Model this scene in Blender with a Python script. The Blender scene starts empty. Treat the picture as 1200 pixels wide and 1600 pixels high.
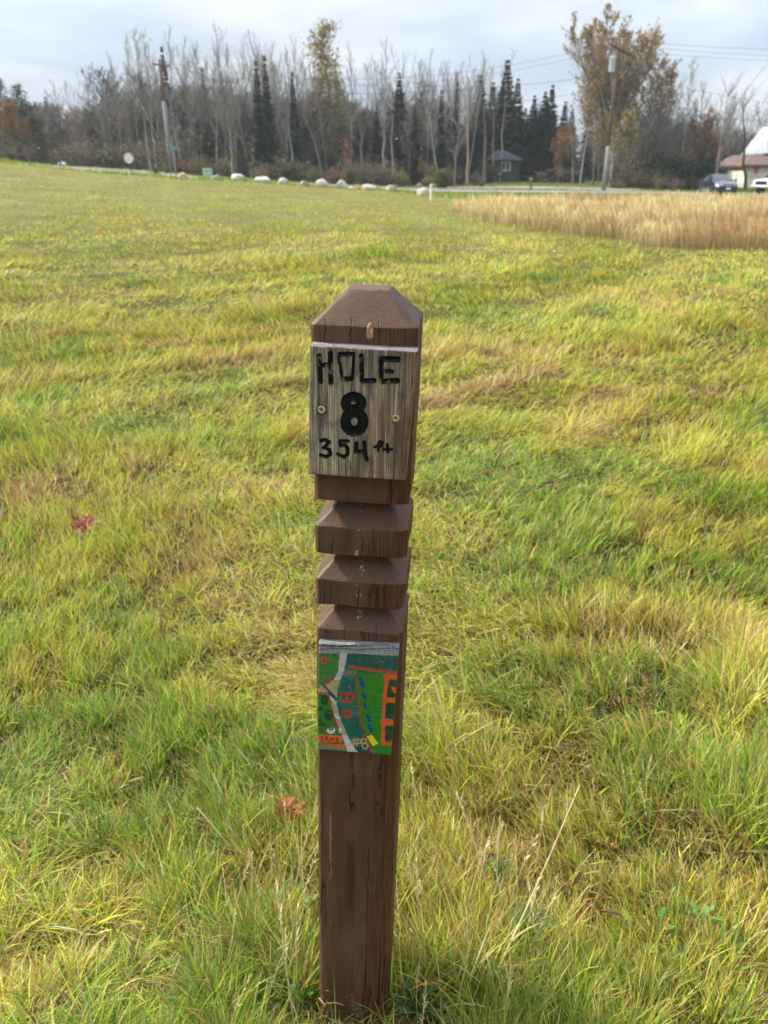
import bpy, math, random
import numpy as np
from mathutils import Vector, Matrix

sc = bpy.context.scene
COL = sc.collection
R = math.radians
CAM_H = 1.64
PITCH = R(24.0)
F = 1200.0
CP, SP = math.cos(PITCH), math.sin(PITCH)

# ------------------------------------------------------------------ measuring
def ray(px, py):
    u = (px - 600.0) / F
    v = (800.0 - py) / F
    return np.array([u, CP + v * SP, -SP + v * CP])

def at(px, py, Y):
    """world point seen at photo pixel (px,py) that stands Y metres ahead"""
    d = ray(px, py)
    return np.array([0, 0, CAM_H]) + d * (Y / d[1])

def z_at(py, Y):
    return at(600, py, Y)[2]

def x_at(px, py, Y):
    return at(px, py, Y)[0]

# ------------------------------------------------------------------ noise
def vnoise(x, y, seed=0):
    x = np.asarray(x, dtype=np.float64); y = np.asarray(y, dtype=np.float64)
    xi = np.floor(x).astype(np.int64); yi = np.floor(y).astype(np.int64)
    fx = x - xi; fy = y - yi
    fx = fx * fx * (3 - 2 * fx); fy = fy * fy * (3 - 2 * fy)
    def h(a, b):
        n = (a * 374761393 + b * 668265263 + seed * 1442695041) & 0xFFFFFFFF
        n = ((n ^ (n >> 13)) * 1274126177) & 0xFFFFFFFF
        return ((n ^ (n >> 16)) & 0xFFFFFF) / float(0xFFFFFF)
    return ((h(xi, yi) * (1 - fx) + h(xi + 1, yi) * fx) * (1 - fy)
            + (h(xi, yi + 1) * (1 - fx) + h(xi + 1, yi + 1) * fx) * fy)

def fbm(x, y, seed=0, octv=3):
    s = 0; a = 0.5; t = 0
    for o in range(octv):
        s = s + a * vnoise(x * 2 ** o, y * 2 ** o, seed + o * 17); t += a; a *= 0.5
    return s / t

def sstep(a, b, x):
    t = np.clip((x - a) / (b - a), 0, 1)
    return t * t * (3 - 2 * t)

# ------------------------------------------------------------------ terrain
def _elev(py):      # tangent of the elevation of a photo row
    return math.tan(math.atan((800.0 - py) / F) - PITCH)
def _az(px):
    return ((px - 600.0) / F) / (CP + 0.433 * SP)
P55 = [(-300, 240), (-100, 247), (0, 252.5), (50, 259), (100, 265), (150, 270), (225, 275), (285, 281), (375, 283), (490, 293), (605, 299), (682, 309), (760, 310.5), (1500, 310.5)]
P66 = [(-300, 243), (-100, 251), (0, 254.5), (25, 256.5), (67, 261), (150, 266), (232, 271), (300, 277), (400, 284), (545, 291), (670, 298), (760, 299), (1000, 301), (1125, 304), (1500, 305)]
P90 = [(-300, 240), (-100, 246), (0, 250), (67, 256.5), (150, 261), (230, 266.5), (330, 275), (450, 282), (550, 285.5), (650, 287.5), (800, 285), (1000, 287.5), (1200, 292), (1500, 293)]
def _tab(P, Y):
    return np.array([_az(p[0]) for p in P]), np.array([CAM_H + _elev(p[1]) * Y for p in P])
T55, T66, T90 = _tab(P55, 55), _tab(P66, 66), _tab(P90, 90)

def tz(x, y):
    x = np.asarray(x, dtype=np.float64); y = np.asarray(y, dtype=np.float64)
    yy = np.maximum(y, 0.05)
    a = np.clip(x / yy, -1.1, 1.1)
    Y = y
    def g(T):
        return np.interp(a, T[0], T[1])
    z55, z66, z90 = g(T55), g(T66), g(T90)
    t = np.clip((Y - 7) / 48.0, 0, 1)
    t = t * t * (1.75 - 0.75 * t)
    z = z55 * t
    sl_ = 0.045 * sstep(-0.20, -0.27, a)
    z = np.where(Y > 55, z55 + (z66 - 4.5 * sl_ - z55) * sstep(56.0, 61.5, Y) + sl_ * np.clip(Y - 61.5, 0, 9), z)
    z = np.where(Y > 70.5, (z66 + 4.5 * sl_) + (z90 - z66 - 4.5 * sl_) * sstep(70.5, 90, Y), z)
    near = np.exp(-np.maximum(np.hypot(x, y) - 12, 0) / 14)
    b = (fbm(x * 1.1, y * 1.1, 5, 3) - 0.5) * 0.10 + (fbm(x * 4.0, y * 4.0, 9, 2) - 0.5) * 0.035
    return z + b * near * (y > 0)

def ground(px, py):
    """walk the photo ray down to the terrain"""
    d = ray(px, py); o = np.array([0, 0, CAM_H])
    t = 0.3
    while t < 300:
        p = o + d * t
        if p[2] < tz(p[0], p[1]): break
        t *= 1.01
    lo, hi = t / 1.01, t
    for _ in range(30):
        m = (lo + hi) / 2; p = o + d * m
        if p[2] < tz(p[0], p[1]): hi = m
        else: lo = m
    return o + d * hi

# ------------------------------------------------------------------ object helpers
def tag(o, label=None, cat=None, group=None, kind=None):
    if label: o['label'] = label
    if cat: o['category'] = cat
    if group: o['group'] = group
    if kind: o['kind'] = kind
    return o

def empty(name, loc=(0, 0, 0), rz=0.0, label=None, cat=None, group=None):
    o = bpy.data.objects.new(name, None); COL.objects.link(o)
    o.empty_display_size = 0.2
    o.location = loc; o.rotation_euler = (0, 0, rz)
    return tag(o, label, cat, group)

def link(name, me, parent=None):
    o = bpy.data.objects.new(name, me); COL.objects.link(o)
    if parent: o.parent = parent
    return o

def np_mesh(name, V, faces_list, mat=None, col=None, smooth=False, attr='col'):
    """V (n,3); faces_list = list of int arrays (m,k)"""
    me = bpy.data.meshes.new(name)
    V = np.asarray(V, dtype=np.float32)
    me.vertices.add(len(V)); me.vertices.foreach_set('co', V.ravel())
    idx = []; tot = []
    for fa in faces_list:
        if len(fa) == 0: continue
        fa = np.asarray(fa, dtype=np.int32)
        idx.append(fa.ravel()); tot.append(np.full(len(fa), fa.shape[1], dtype=np.int32))
    idx = np.concatenate(idx); tot = np.concatenate(tot)
    me.loops.add(len(idx)); me.loops.foreach_set('vertex_index', idx)
    me.polygons.add(len(tot))
    st = np.zeros(len(tot), dtype=np.int32); st[1:] = np.cumsum(tot)[:-1]
    me.polygons.foreach_set('loop_start', st)
    me.polygons.foreach_set('loop_total', tot)
    if smooth:
        me.polygons.foreach_set('use_smooth', np.ones(len(tot), dtype=bool))
    me.update(calc_edges=True); me.validate()
    if col is not None:
        ca = me.color_attributes.new(attr, 'FLOAT_COLOR', 'POINT')
        c = np.ones((len(V), 4), dtype=np.float32); c[:, :3] = col
        ca.data.foreach_set('color', c.ravel())
    if mat: me.materials.append(mat)
    return me

class MB:
    """collects simple shapes into one mesh"""
    def __init__(s): s.V = []; s.F = []
    def add(s, vs, fs):
        o = len(s.V); s.V += [tuple(v) for v in vs]; s.F += [tuple(i + o for i in f) for f in fs]; return s
    def box(s, x0, x1, y0, y1, z0, z1):
        return s.add([(x0, y0, z0), (x1, y0, z0), (x1, y1, z0), (x0, y1, z0), (x0, y0, z1), (x1, y0, z1), (x1, y1, z1), (x0, y1, z1)],
                     [(0, 3, 2, 1), (4, 5, 6, 7), (0, 1, 5, 4), (1, 2, 6, 5), (2, 3, 7, 6), (3, 0, 4, 7)])
    def tube(s, pts, rad, n=8, cap=True):
        pts = [Vector(p) for p in pts]
        if not hasattr(rad, '__len__'): rad = [rad] * len(pts)
        vs = []; fs = []
        for i, p in enumerate(pts):
            a = pts[min(i + 1, len(pts) - 1)] - pts[max(i - 1, 0)]
            if a.length < 1e-9: a = Vector((0, 0, 1))
            a.normalize()
            ref = Vector((1, 0, 0)) if abs(a.x) < 0.8 else Vector((0, 1, 0))
            u = a.cross(ref).normalized(); w = a.cross(u)
            for k in range(n):
                t = 2 * math.pi * k / n
                vs.append(p + (u * math.cos(t) + w * math.sin(t)) * rad[i])
        for i in range(len(pts) - 1):
            for k in range(n):
                k2 = (k + 1) % n
                fs.append((i * n + k, i * n + k2, (i + 1) * n + k2, (i + 1) * n + k))
        if cap:
            fs.append(tuple(range(n - 1, -1, -1))); m = (len(pts) - 1) * n
            fs.append(tuple(m + k for k in range(n)))
        return s.add(vs, fs)
    def prism(s, poly, y0, y1, axis='y'):
        n = len(poly)
        def P(a, b, t):
            return (a, t, b) if axis == 'y' else ((t, a, b) if axis == 'x' else (a, b, t))
        vs = [P(a, b, y0) for a, b in poly] + [P(a, b, y1) for a, b in poly]
        fs = [tuple(range(n)), tuple(range(2 * n - 1, n - 1, -1))]
        for k in range(n):
            k2 = (k + 1) % n
            fs.append((k, k + n, k2 + n, k2))
        return s.add(vs, fs)
    def lathe(s, prof, n=20, axis='z', c=(0, 0, 0)):
        vs = []; fs = []
        for r, h in prof:
            for k in range(n):
                t = 2 * math.pi * k / n
                a, b = r * math.cos(t), r * math.sin(t)
                p = (a, b, h) if axis == 'z' else ((a, h, b) if axis == 'y' else (h, a, b))
                vs.append((p[0] + c[0], p[1] + c[1], p[2] + c[2]))
        for i in range(len(prof) - 1):
            for k in range(n):
                k2 = (k + 1) % n
                fs.append((i * n + k, i * n + k2, (i + 1) * n + k2, (i + 1) * n + k))
        fs.append(tuple(range(n - 1, -1, -1))); m = (len(prof) - 1) * n
        fs.append(tuple(m + k for k in range(n)))
        return s.add(vs, fs)
    def mesh(s, name, mat, smooth=False):
        me = bpy.data.meshes.new(name)
        me.from_pydata(s.V, [], s.F); me.update()
        import bmesh
        bm = bmesh.new(); bm.from_mesh(me); bmesh.ops.recalc_face_normals(bm, faces=bm.faces); bm.to_mesh(me); bm.free()
        if smooth: me.polygons.foreach_set('use_smooth', [True] * len(me.polygons))
        if mat: me.materials.append(mat)
        return me
    def build(s, name, mat, parent=None, smooth=False, bevel=0.0, seg=2):
        o = link(name, s.mesh(name, mat, smooth), parent)
        if bevel:
            m = o.modifiers.new('bevel', 'BEVEL'); m.width = bevel; m.segments = seg; m.limit_method = 'ANGLE'; m.angle_limit = R(30)
        return o

# ------------------------------------------------------------------ material helpers
class NT:
    def __init__(s, name):
        s.m = bpy.data.materials.new(name); s.m.use_nodes = True
        s.t = s.m.node_tree; s.t.nodes.clear()
        s.out = s.t.nodes.new('ShaderNodeOutputMaterial')
    def n(s, typ, **kw):
        nd = s.t.nodes.new(typ)
        for k, v in kw.items():
            if k == 'inp':
                for a, b in v.items(): s.set(nd, a, b)
            else: setattr(nd, k, v)
        return nd
    def set(s, nd, key, val):
        sk = nd.inputs[key]
        if hasattr(val, 'is_output'): s.t.links.new(val, sk)
        elif hasattr(val, 'outputs'): s.t.links.new(val.outputs[0], sk)
        else:
            if sk.type == 'RGBA' and len(val) == 3: val = (*val, 1)
            sk.default_value = val
    def math(s, op, a, b=0.0, c=0.0, clamp=False):
        nd = s.n('ShaderNodeMath', operation=op); nd.use_clamp = clamp
        s.set(nd, 0, a); s.set(nd, 1, b); s.set(nd, 2, c)
        return nd.outputs[0]
    def mix(s, f, a, b, blend='MIX'):
        nd = s.n('ShaderNodeMix', data_type='RGBA', blend_type=blend)
        s.set(nd, 0, f); s.set(nd, 6, a); s.set(nd, 7, b)
        return nd.outputs[2]
    def noise(s, vec, scale, detail=3, rough=0.55, dist=0.0):
        nd = s.n('ShaderNodeTexNoise')
        if vec is not None: s.set(nd, 'Vector', vec)
        s.set(nd, 'Scale', scale); s.set(nd, 'Detail', detail); s.set(nd, 'Roughness', rough); s.set(nd, 'Distortion', dist)
        return nd.outputs[0]
    def ramp(s, f, lo, hi):
        nd = s.n('ShaderNodeMapRange'); s.set(nd, 0, f); s.set(nd, 1, lo); s.set(nd, 2, hi)
        return nd.outputs[0]
    def vscale(s, vec, sx, sy, sz):
        nd = s.n('ShaderNodeVectorMath', operation='MULTIPLY'); s.set(nd, 0, vec); s.set(nd, 1, (sx, sy, sz))
        return nd.outputs[0]
    def coord(s, which='Object'):
        return s.n('ShaderNodeTexCoord').outputs[which]
    def geo(s, which='Position'):
        return s.n('ShaderNodeNewGeometry').outputs[which]
    def attr(s, name):
        return s.n('ShaderNodeAttribute', attribute_name=name)
    def bump(s, h, strength, dist):
        nd = s.n('ShaderNodeBump'); s.set(nd, 'Height', h); s.set(nd, 'Strength', strength); s.set(nd, 'Distance', dist)
        return nd.outputs[0]
    def bsdf(s, color, rough=0.8, normal=None, spec=0.3, metal=0.0, coat=0.0):
        nd = s.n('ShaderNodeBsdfPrincipled')
        s.set(nd, 'Base Color', color); s.set(nd, 'Roughness', rough)
        s.set(nd, 'Specular IOR Level', spec); s.set(nd, 'Metallic', metal); s.set(nd, 'Coat Weight', coat)
        if normal is not None: s.set(nd, 'Normal', normal)
        return nd
    def done(s, sh):
        s.t.links.new(sh.outputs[0], s.out.inputs[0]); return s.m

def simple(name, c, rough=0.7, var=0.15, scale=3.0, spec=0.3, metal=0.0, bump=0.0, coat=0.0, coord='Object'):
    t = NT(name); co = t.coord(coord)
    n1 = t.noise(co, scale, 4); 
    f = t.ramp(n1, 0.3, 0.7)
    dark = tuple(x * (1 - var) for x in c); lite = tuple(min(1, x * (1 + var)) for x in c)
    colr = t.mix(f, dark, lite)
    nrm = t.bump(t.noise(co, scale * 6, 3), 0.5, bump) if bump else None
    return t.done(t.bsdf(colr, rough, nrm, spec, metal, coat))

def leafmat(name, trans=0.35, rough=0.55, spec=0.25, src='attr', c=(0.1, 0.1, 0.1), var=0.3, scale=1.5):
    t = NT(name)
    if src == 'attr':
        colr = t.attr('col').outputs[0]
    else:
        n1 = t.noise(t.geo(), scale, 3)
        colr = t.mix(t.ramp(n1, 0.3, 0.7), tuple(x * (1 - var) for x in c), tuple(x * (1 + var) for x in c))
    p = t.bsdf(colr, rough, None, spec)
    tr = t.n('ShaderNodeBsdfTranslucent'); t.set(tr, 'Color', colr)
    mx = t.n('ShaderNodeMixShader'); t.set(mx, 0, trans); t.t.links.new(p.outputs[0], mx.inputs[1]); t.t.links.new(tr.outputs[0], mx.inputs[2])
    return t.done(mx)
# ================================================================== WORLD, SUN, CAMERA
SUN_EL, SUN_AZ = R(42), R(-66)      # azimuth measured clockwise from +Y (view direction): from the left, somewhat ahead
sun_dir = Vector((math.sin(SUN_AZ) * math.cos(SUN_EL), math.cos(SUN_AZ) * math.cos(SUN_EL), math.sin(SUN_EL)))
w = bpy.data.worlds.new('World'); sc.world = w; w.use_nodes = True
wt = w.node_tree; wt.nodes.clear()
class WT(NT):
    def __init__(s, tree): s.t = tree
W = WT(wt)
sky = W.n('ShaderNodeTexSky', sky_type='NISHITA', sun_disc=False)
sky.sun_elevation = SUN_EL; sky.sun_rotation = SUN_AZ
sky.altitude = 200; sky.air_density = 1.0; sky.dust_density = 1.5
dirv = W.n('ShaderNodeTexCoord').outputs['Generated']
sep = W.n('ShaderNodeSeparateXYZ'); W.set(sep, 0, dirv)
zc = W.math('MAXIMUM', sep.outputs[2], 0.0)
# cloud plane coordinates: direction / (height + c)
den = W.math('ADD', zc, 0.16)
cx = W.math('DIVIDE', sep.outputs[0], den); cy = W.math('DIVIDE', sep.outputs[1], den)
cmb = W.n('ShaderNodeCombineXYZ'); W.set(cmb, 0, cx); W.set(cmb, 1, cy); W.set(cmb, 2, zc)
n1 = W.noise(cmb.outputs[0], 0.55, 4, 0.5, 0.3)
n2 = W.noise(cmb.outputs[0], 1.3, 4, 0.5, 0.2)
cover = W.ramp(n1, 0.30, 0.52)                       # mostly overcast with thin blue gaps
tone = W.ramp(n2, 0.30, 0.70)
cloud = W.mix(tone, (0.54, 0.62, 0.72), (0.86, 0.90, 0.945))
blue = W.vscale(sky.outputs[0], 0.10, 0.10, 0.10)
blue = W.mix(0.55, blue, (0.46, 0.64, 0.92))
cl = W.mix(W.ramp(cover, 0.0, 1.0), blue, cloud)
zen = W.math('MULTIPLY_ADD', zc, 0.95, 0.52)
colr = W.n('ShaderNodeVectorMath', operation='SCALE'); W.set(colr, 0, cl); W.set(colr, 'Scale', zen)
bg = W.n('ShaderNodeBackground'); W.set(bg, 'Color', colr.outputs[0]); W.set(bg, 'Strength', 1.0)
wo = W.n('ShaderNodeOutputWorld'); wt.links.new(bg.outputs[0], wo.inputs[0])

sl = bpy.data.lights.new('sun', 'SUN'); sl.energy = 4.6; sl.angle = R(7); sl.color = (1.0, 0.94, 0.82)
so = bpy.data.objects.new('sun', sl); COL.objects.link(so)
so.rotation_euler = sun_dir.to_track_quat('Z', 'Y').to_euler()
so.location = (-20, -10, 30)

cd = bpy.data.cameras.new('camera'); cam = bpy.data.objects.new('camera', cd); COL.objects.link(cam); sc.camera = cam
cam.location = (0, 0, CAM_H); cam.rotation_euler = (R(90) - PITCH, 0, 0)
cd.sensor_fit = 'VERTICAL'; cd.sensor_height = 36.0; cd.lens = 27.0
cd.clip_start = 0.05; cd.clip_end = 5000
cd.dof.use_dof = True; cd.dof.focus_distance = 1.02; cd.dof.aperture_fstop = 8.0
sc.view_settings.view_transform = 'Standard'; sc.view_settings.look = 'None'
sc.view_settings.exposure = 0.90; sc.view_settings.gamma = 1.0
sc.render.resolution_x = 768; sc.render.resolution_y = 1024
sc.cycles.use_denoising = True
sc.cycles.max_bounces = 6; sc.cycles.transparent_max_bounces = 6
sc.cycles.diffuse_bounces = 3; sc.cycles.glossy_bounces = 2; sc.cycles.transmission_bounces = 3

# ================================================================== THE MARKER POST
PU = np.array([0.99435398, -0.10291535, -0.02585717])
PV = np.array([0.10271273, 0.9946699, -0.00904927])
PA = np.array([0.02665066, 0.00634232, 0.99962469])
EAVE = np.array([-0.01981139, 1.10849767, -0.19168767 + CAM_H])
BASE = EAVE - PA * 1.448

def to_post(px, py, v):
    """photo pixel -> (u,h) on the plane v of the post"""
    o = np.array([0, 0, CAM_H]) - BASE; d = ray(px, py)
    t = (v - o @ PV) / (d @ PV); p = o + d * t
    return p @ PU, p @ PA

def post_material():
    t = NT('brown_stained_timber'); co = t.coord('Object')
    s3 = t.n('ShaderNodeSeparateXYZ'); t.set(s3, 0, co)
    u, v, h = s3.outputs
    gn = t.n('ShaderNodeSeparateXYZ'); t.set(gn, 0, t.geo('Normal')); up = t.ramp(gn.outputs[2], 0.25, 0.45)
    grain = t.noise(t.vscale(co, 420, 420, 7), 1.0, 3, 0.6, 0.15)
    grain2 = t.noise(t.vscale(co, 95, 95, 2.2), 1.0, 4, 0.6, 0.4)
    blot = t.noise(t.vscale(co, 26, 26, 6), 1.0, 5, 0.62, 0.5)
    big = t.noise(t.vscale(co, 12, 12, 3.2), 1.0, 3, 0.55, 0.3)
    # solid stain still sitting on the surface
    paint = t.mix(t.ramp(blot, 0.3, 0.7), (0.064, 0.032, 0.0165), (0.115, 0.063, 0.034))
    # worn strip: where the stain has gone the red timber and its grain show
    bare = t.mix(t.ramp(grain, 0.30, 0.68), (0.018, 0.008, 0.004), (0.130, 0.054, 0.019))
    edge = t.math('MULTIPLY_ADD', t.math('MAXIMUM', u, 0.0), 8.5, -0.12)          # more wear towards the right-hand edge
    wear = t.math('ADD', t.math('MULTIPLY_ADD', big, 1.5, -0.80), t.math('MULTIPLY', edge, 0.85))
    wear = t.math('ADD', wear, t.math('MULTIPLY_ADD', grain2, 1.1, -0.55))
    wear = t.ramp(wear, 0.0, 0.22)
    c = t.mix(wear, paint, bare)
    # end-grain rings on the cut slopes
    ring = t.n('ShaderNodeVectorMath', operation='LENGTH')
    off = t.n('ShaderNodeVectorMath', operation='ADD'); t.set(off, 0, t.vscale(co, 1, 1, 0.0)); t.set(off, 1, (0.045, -0.05, 0))
    t.set(ring, 0, off.outputs[0])
    rw = t.math('SINE', t.math('MULTIPLY_ADD', ring.outputs['Value'], 1700.0, t.math('MULTIPLY', blot, 34.0)))
    rings = t.mix(t.ramp(rw, -0.6, 0.9), (0.046, 0.024, 0.0135), (0.092, 0.052, 0.030))
    c = t.mix(t.math('MULTIPLY', up, 0.5), c, rings)
    # fine drying checks
    ck = t.noise(t.vscale(co, 70, 70, 1.6), 1.0, 2, 0.4, 0.8)
    line = t.math('SUBTRACT', 1.0, t.ramp(t.math('ABSOLUTE', t.math('SUBTRACT', ck, 0.5)), 0.0, 0.015))
    gate = t.math('MULTIPLY', t.math('SUBTRACT', 1.0, up), t.ramp(t.noise(t.vscale(co, 14, 14, 5), 1.0, 2), 0.50, 0.57))
    crack = t.math('MULTIPLY', line, gate)
    c = t.mix(t.math('MULTIPLY', crack, 0.9), c, (0.008, 0.005, 0.004))
    # pale flecks (droppings) running down the middle of the notched part
    wob = t.math('MULTIPLY_ADD', t.noise(t.vscale(co, 0, 0, 22), 1.0, 3), 0.030, -0.017)
    du = t.math('ABSOLUTE', t.math('SUBTRACT', u, wob))
    inu = t.math('SUBTRACT', 1.0, t.ramp(du, 0.002, 0.0055))
    inh = t.math('MULTIPLY', t.ramp(h, 0.96, 0.98), t.math('SUBTRACT', 1.0, t.ramp(h, 1.165, 1.18)))
    fl = t.math('MULTIPLY', t.ramp(t.noise(t.vscale(co, 330, 330, 150), 1.0, 2), 0.55, 0.62), t.ramp(t.noise(t.vscale(co, 0, 0, 60), 1.0, 2), 0.50, 0.56))
    fleck = t.math('MULTIPLY', t.math('MULTIPLY', inu, inh), fl)
    c = t.mix(t.math('MULTIPLY', fleck, 0.85), c, (0.55, 0.47, 0.36))
    # scattered tiny specks of dust and lichen low down
    sp = t.n('ShaderNodeTexVoronoi'); t.set(sp, 'Vector', co); t.set(sp, 'Scale', 75.0)
    dot = t.math('SUBTRACT', 1.0, t.ramp(sp.outputs['Distance'], 0.035, 0.075))
    dot = t.math('MULTIPLY', dot, t.ramp(t.noise(co, 40, 2), 0.52, 0.60))
    c = t.mix(t.math('MULTIPLY', dot, 0.6), c, (0.42, 0.38, 0.32))
    lich = t.math('MULTIPLY', t.ramp(t.noise(co, 190, 4, 0.7), 0.50, 0.60), t.math('MULTIPLY', t.math('SUBTRACT', 1.0, t.ramp(h, 0.02, 0.13)), t.ramp(t.noise(co, 22, 2), 0.50, 0.62)))
    c = t.mix(t.math('MULTIPLY', lich, 0.8), c, (0.34, 0.31, 0.25))
    # one scraped sliver of raw yellow timber on the shaft and one dark drip
    def patch(u0, hw, h0, h1, soft=0.0012):
        wv = t.math('MULTIPLY_ADD', t.noise(t.vscale(co, 30, 30, 60), 1.0, 3), 0.012, -0.006)
        d = t.math('ABSOLUTE', t.math('SUBTRACT', t.math('ADD', u, wv), u0))
        a = t.math('SUBTRACT', 1.0, t.ramp(d, hw, hw + soft))
        b = t.math('MULTIPLY', t.ramp(h, h0, h0 + 0.02), t.math('SUBTRACT', 1.0, t.ramp(h, h1 - 0.02, h1)))
        front = t.math('SUBTRACT', 1.0, t.ramp(v, -0.066, -0.06))
        return t.math('MULTIPLY', t.math('MULTIPLY', a, b), front)
    ((ua, ha), (_, hb)) = to_post(517, 1265, -.07), to_post(517, 1375, -.07)
    c = t.mix(patch(ua, 0.0016, hb, ha), c, (0.36, 0.20, 0.055))
    ((ud, hd), (_, he)) = to_post(548, 1310, -.07), to_post(548, 1430, -.07)
    c = t.mix(t.math('MULTIPLY', patch(ud, 0.0045, he, hd, 0.003), 0.8), c, (0.050, 0.022, 0.012))
    ((ul, hl), (_, hm)) = to_post(531, 1225, -.07), to_post(531, 1395, -.07)
    c = t.mix(t.math('MULTIPLY', patch(ul - 0.004, 0.010, hm, hl, 0.006), 0.75), c, (0.085, 0.038, 0.020))
    split = None
    for (qx, qy0, qy1, hw) in ((549, 506, 531, .0005), (508, 507, 530, .0004), (592, 507, 532, .0004), (613, 752, 786, .0007), (566, 846, 870, .0004), (560, 925, 948, .0005), (600, 918, 950, .0004), (520, 846, 866, .0004), (588, 985, 1000, .0004), (538, 985, 998, .0004), (576, 1330, 1560, .0004)):
        ((q_u, q_a), (_, q_b)) = to_post(qx, qy0, -.07), to_post(qx, qy1, -.07)
        pm = patch(q_u, hw, q_b - 0.012, q_a + 0.012, 0.0006)
        split = pm if split is None else t.math('MAXIMUM', split, pm)
    c = t.mix(t.math('MULTIPLY', split, 0.9), c, (0.008, 0.005, 0.004))
    hgt = t.math('ADD', t.math('MULTIPLY', t.math('MULTIPLY', grain, t.math('SUBTRACT', 1.0, up)), t.math('MULTIPLY_ADD', wear, 0.6, 0.2)), t.math('MULTIPLY', t.math('MAXIMUM', crack, split), -2.0))
    hgt = t.math('ADD', hgt, t.math('MULTIPLY', blot, 0.5))
    nrm = t.bump(hgt, 0.75, 0.0026)
    rough = t.math('MULTIPLY_ADD', blot, 0.40, 0.36)
    return t.done(t.bsdf(c, rough, nrm, 0.28))
M_POST = post_material()

root = empty('marker_post', (0, 0, 0), 0, 'brown square timber post with notched top, carrying a hole number board and painted map', 'post')
mw = Matrix(((PU[0], PV[0], PA[0], BASE[0]), (PU[1], PV[1], PA[1], BASE[1]), (PU[2], PV[2], PA[2], BASE[2]), (0, 0, 0, 1)))
root.matrix_world = mw
root.location = BASE
def post_body():
    rng = np.random.default_rng(3)
    prof = []
    def seg(h0, w0, h1, w1, n):
        for i in range(n):
            f = i / n; prof.append((h0 + (h1 - h0) * f, w0 + (w1 - w0) * f))
    HW = 0.07; NK = 0.034
    seg(-0.15, HW, 0.970, HW, 60)
    for (e0, b1, e1) in ((0.970, 1.0144, 1.059), (1.059, 1.104, 1.1495), (1.1495, 1.192, 1.448)):
        seg(e0, HW, e0 + 0.034, NK, 5); seg(e0 + 0.034, NK, b1, NK, 1); seg(b1, NK, b1, HW, 4)
        seg(b1, HW, e1, 0.0727 if e1 > 1.4 else HW, max(4, int((e1 - b1) / 0.012)))
    seg(1.448, 0.0727, 1.4905, 0.0285, 5); prof.append((1.4905, 0.0285)); 
    m = 6
    ring0 = []
    ch = 0.0075 / 0.07
    for k, (ax, ay) in enumerate(((1, 0), (0, 1), (-1, 0), (0, -1))):
        # side from corner to corner, counter-clockwise starting at front right going along
        pass
    cs = [(-1, -1), (1, -1), (1, 1), (-1, 1)]
    for k in range(4):
        a = np.array(cs[k], float); b = np.array(cs[(k + 1) % 4], float); d = (b - a) / 2
        cha = ch * (0.75 if k in (0, 3) else 1.3); chb = ch * (1.3 if k in (0, 1) else 0.75)
        p0 = a + d * cha; p1 = b - d * chb
        for i in range(m + 1): ring0.append(p0 + (p1 - p0) * i / m)
    ring0 = np.array(ring0); n = len(ring0)
    V = []; 
    for i, (h, wd) in enumerate(prof):
        q = ring0 * wd
        jit = rng.normal(0, 1, (n, 3)) * np.array([0.00045, 0.00045, 0.0006])
        wv = (fbm(np.full(n, h * 9.0), np.arange(n) * 0.4, 2, 2) - 0.5) * 0.0022
        q = q * (1 + wv[:, None] / max(wd, 0.02))
        V.append(np.column_stack([q, np.full(n, h)]) + jit)
    V = np.concatenate(V); Fq = []
    for i in range(len(prof) - 1):
        for k in range(n):
            k2 = (k + 1) % n
            Fq.append((i * n + k, i * n + k2, (i + 1) * n + k2, (i + 1) * n + k))
    c = len(V); last = (len(prof) - 1) * n
    V = np.vstack([V, [[0, 0, 1.4909]]])
    Ft = [(last + k, last + (k + 1) % n, c) for k in range(n)]
    me = np_mesh('post_body', V, [np.array(Fq), np.array(Ft)], M_POST)
    o = link('post_body', me, root)
    b = o.modifiers.new('bevel', 'BEVEL'); b.width = 0.0016; b.segments = 2; b.limit_method = 'ANGLE'; b.angle_limit = R(28)
    me.polygons.foreach_set('use_smooth', [True] * len(me.polygons))
    wn = o.modifiers.new('wn', 'WEIGHTED_NORMAL'); wn.keep_sharp = False
    return o
post_body()

# ------------------------------------------------------------------ distance to strokes (for carving and painting)
def seg_dist(X, Y, pts):
    d = np.full(X.shape, 1e9)
    for (x0, y0), (x1, y1) in zip(pts[:-1], pts[1:]):
        dx, dy = x1 - x0, y1 - y0; L = dx * dx + dy * dy + 1e-9
        t = np.clip(((X - x0) * dx + (Y - y0) * dy) / L, 0, 1)
        d = np.minimum(d, np.hypot(X - x0 - t * dx, Y - y0 - t * dy))
    return d
def ell(cx, cy, rx, ry, n=28):
    return [(cx + rx * math.cos(2 * math.pi * i / n), cy + ry * math.sin(2 * math.pi * i / n)) for i in range(n + 1)]
def in_poly(X, Y, P):
    c = np.zeros(X.shape, bool); n = len(P)
    for i in range(n):
        x0, y0 = P[i]; x1, y1 = P[(i + 1) % n]
        m = ((y0 > Y) != (y1 > Y)) & (X < (x1 - x0) * (Y - y0) / ((y1 - y0) if y1 != y0 else 1e-9) + x0)
        c ^= m
    return c

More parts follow.
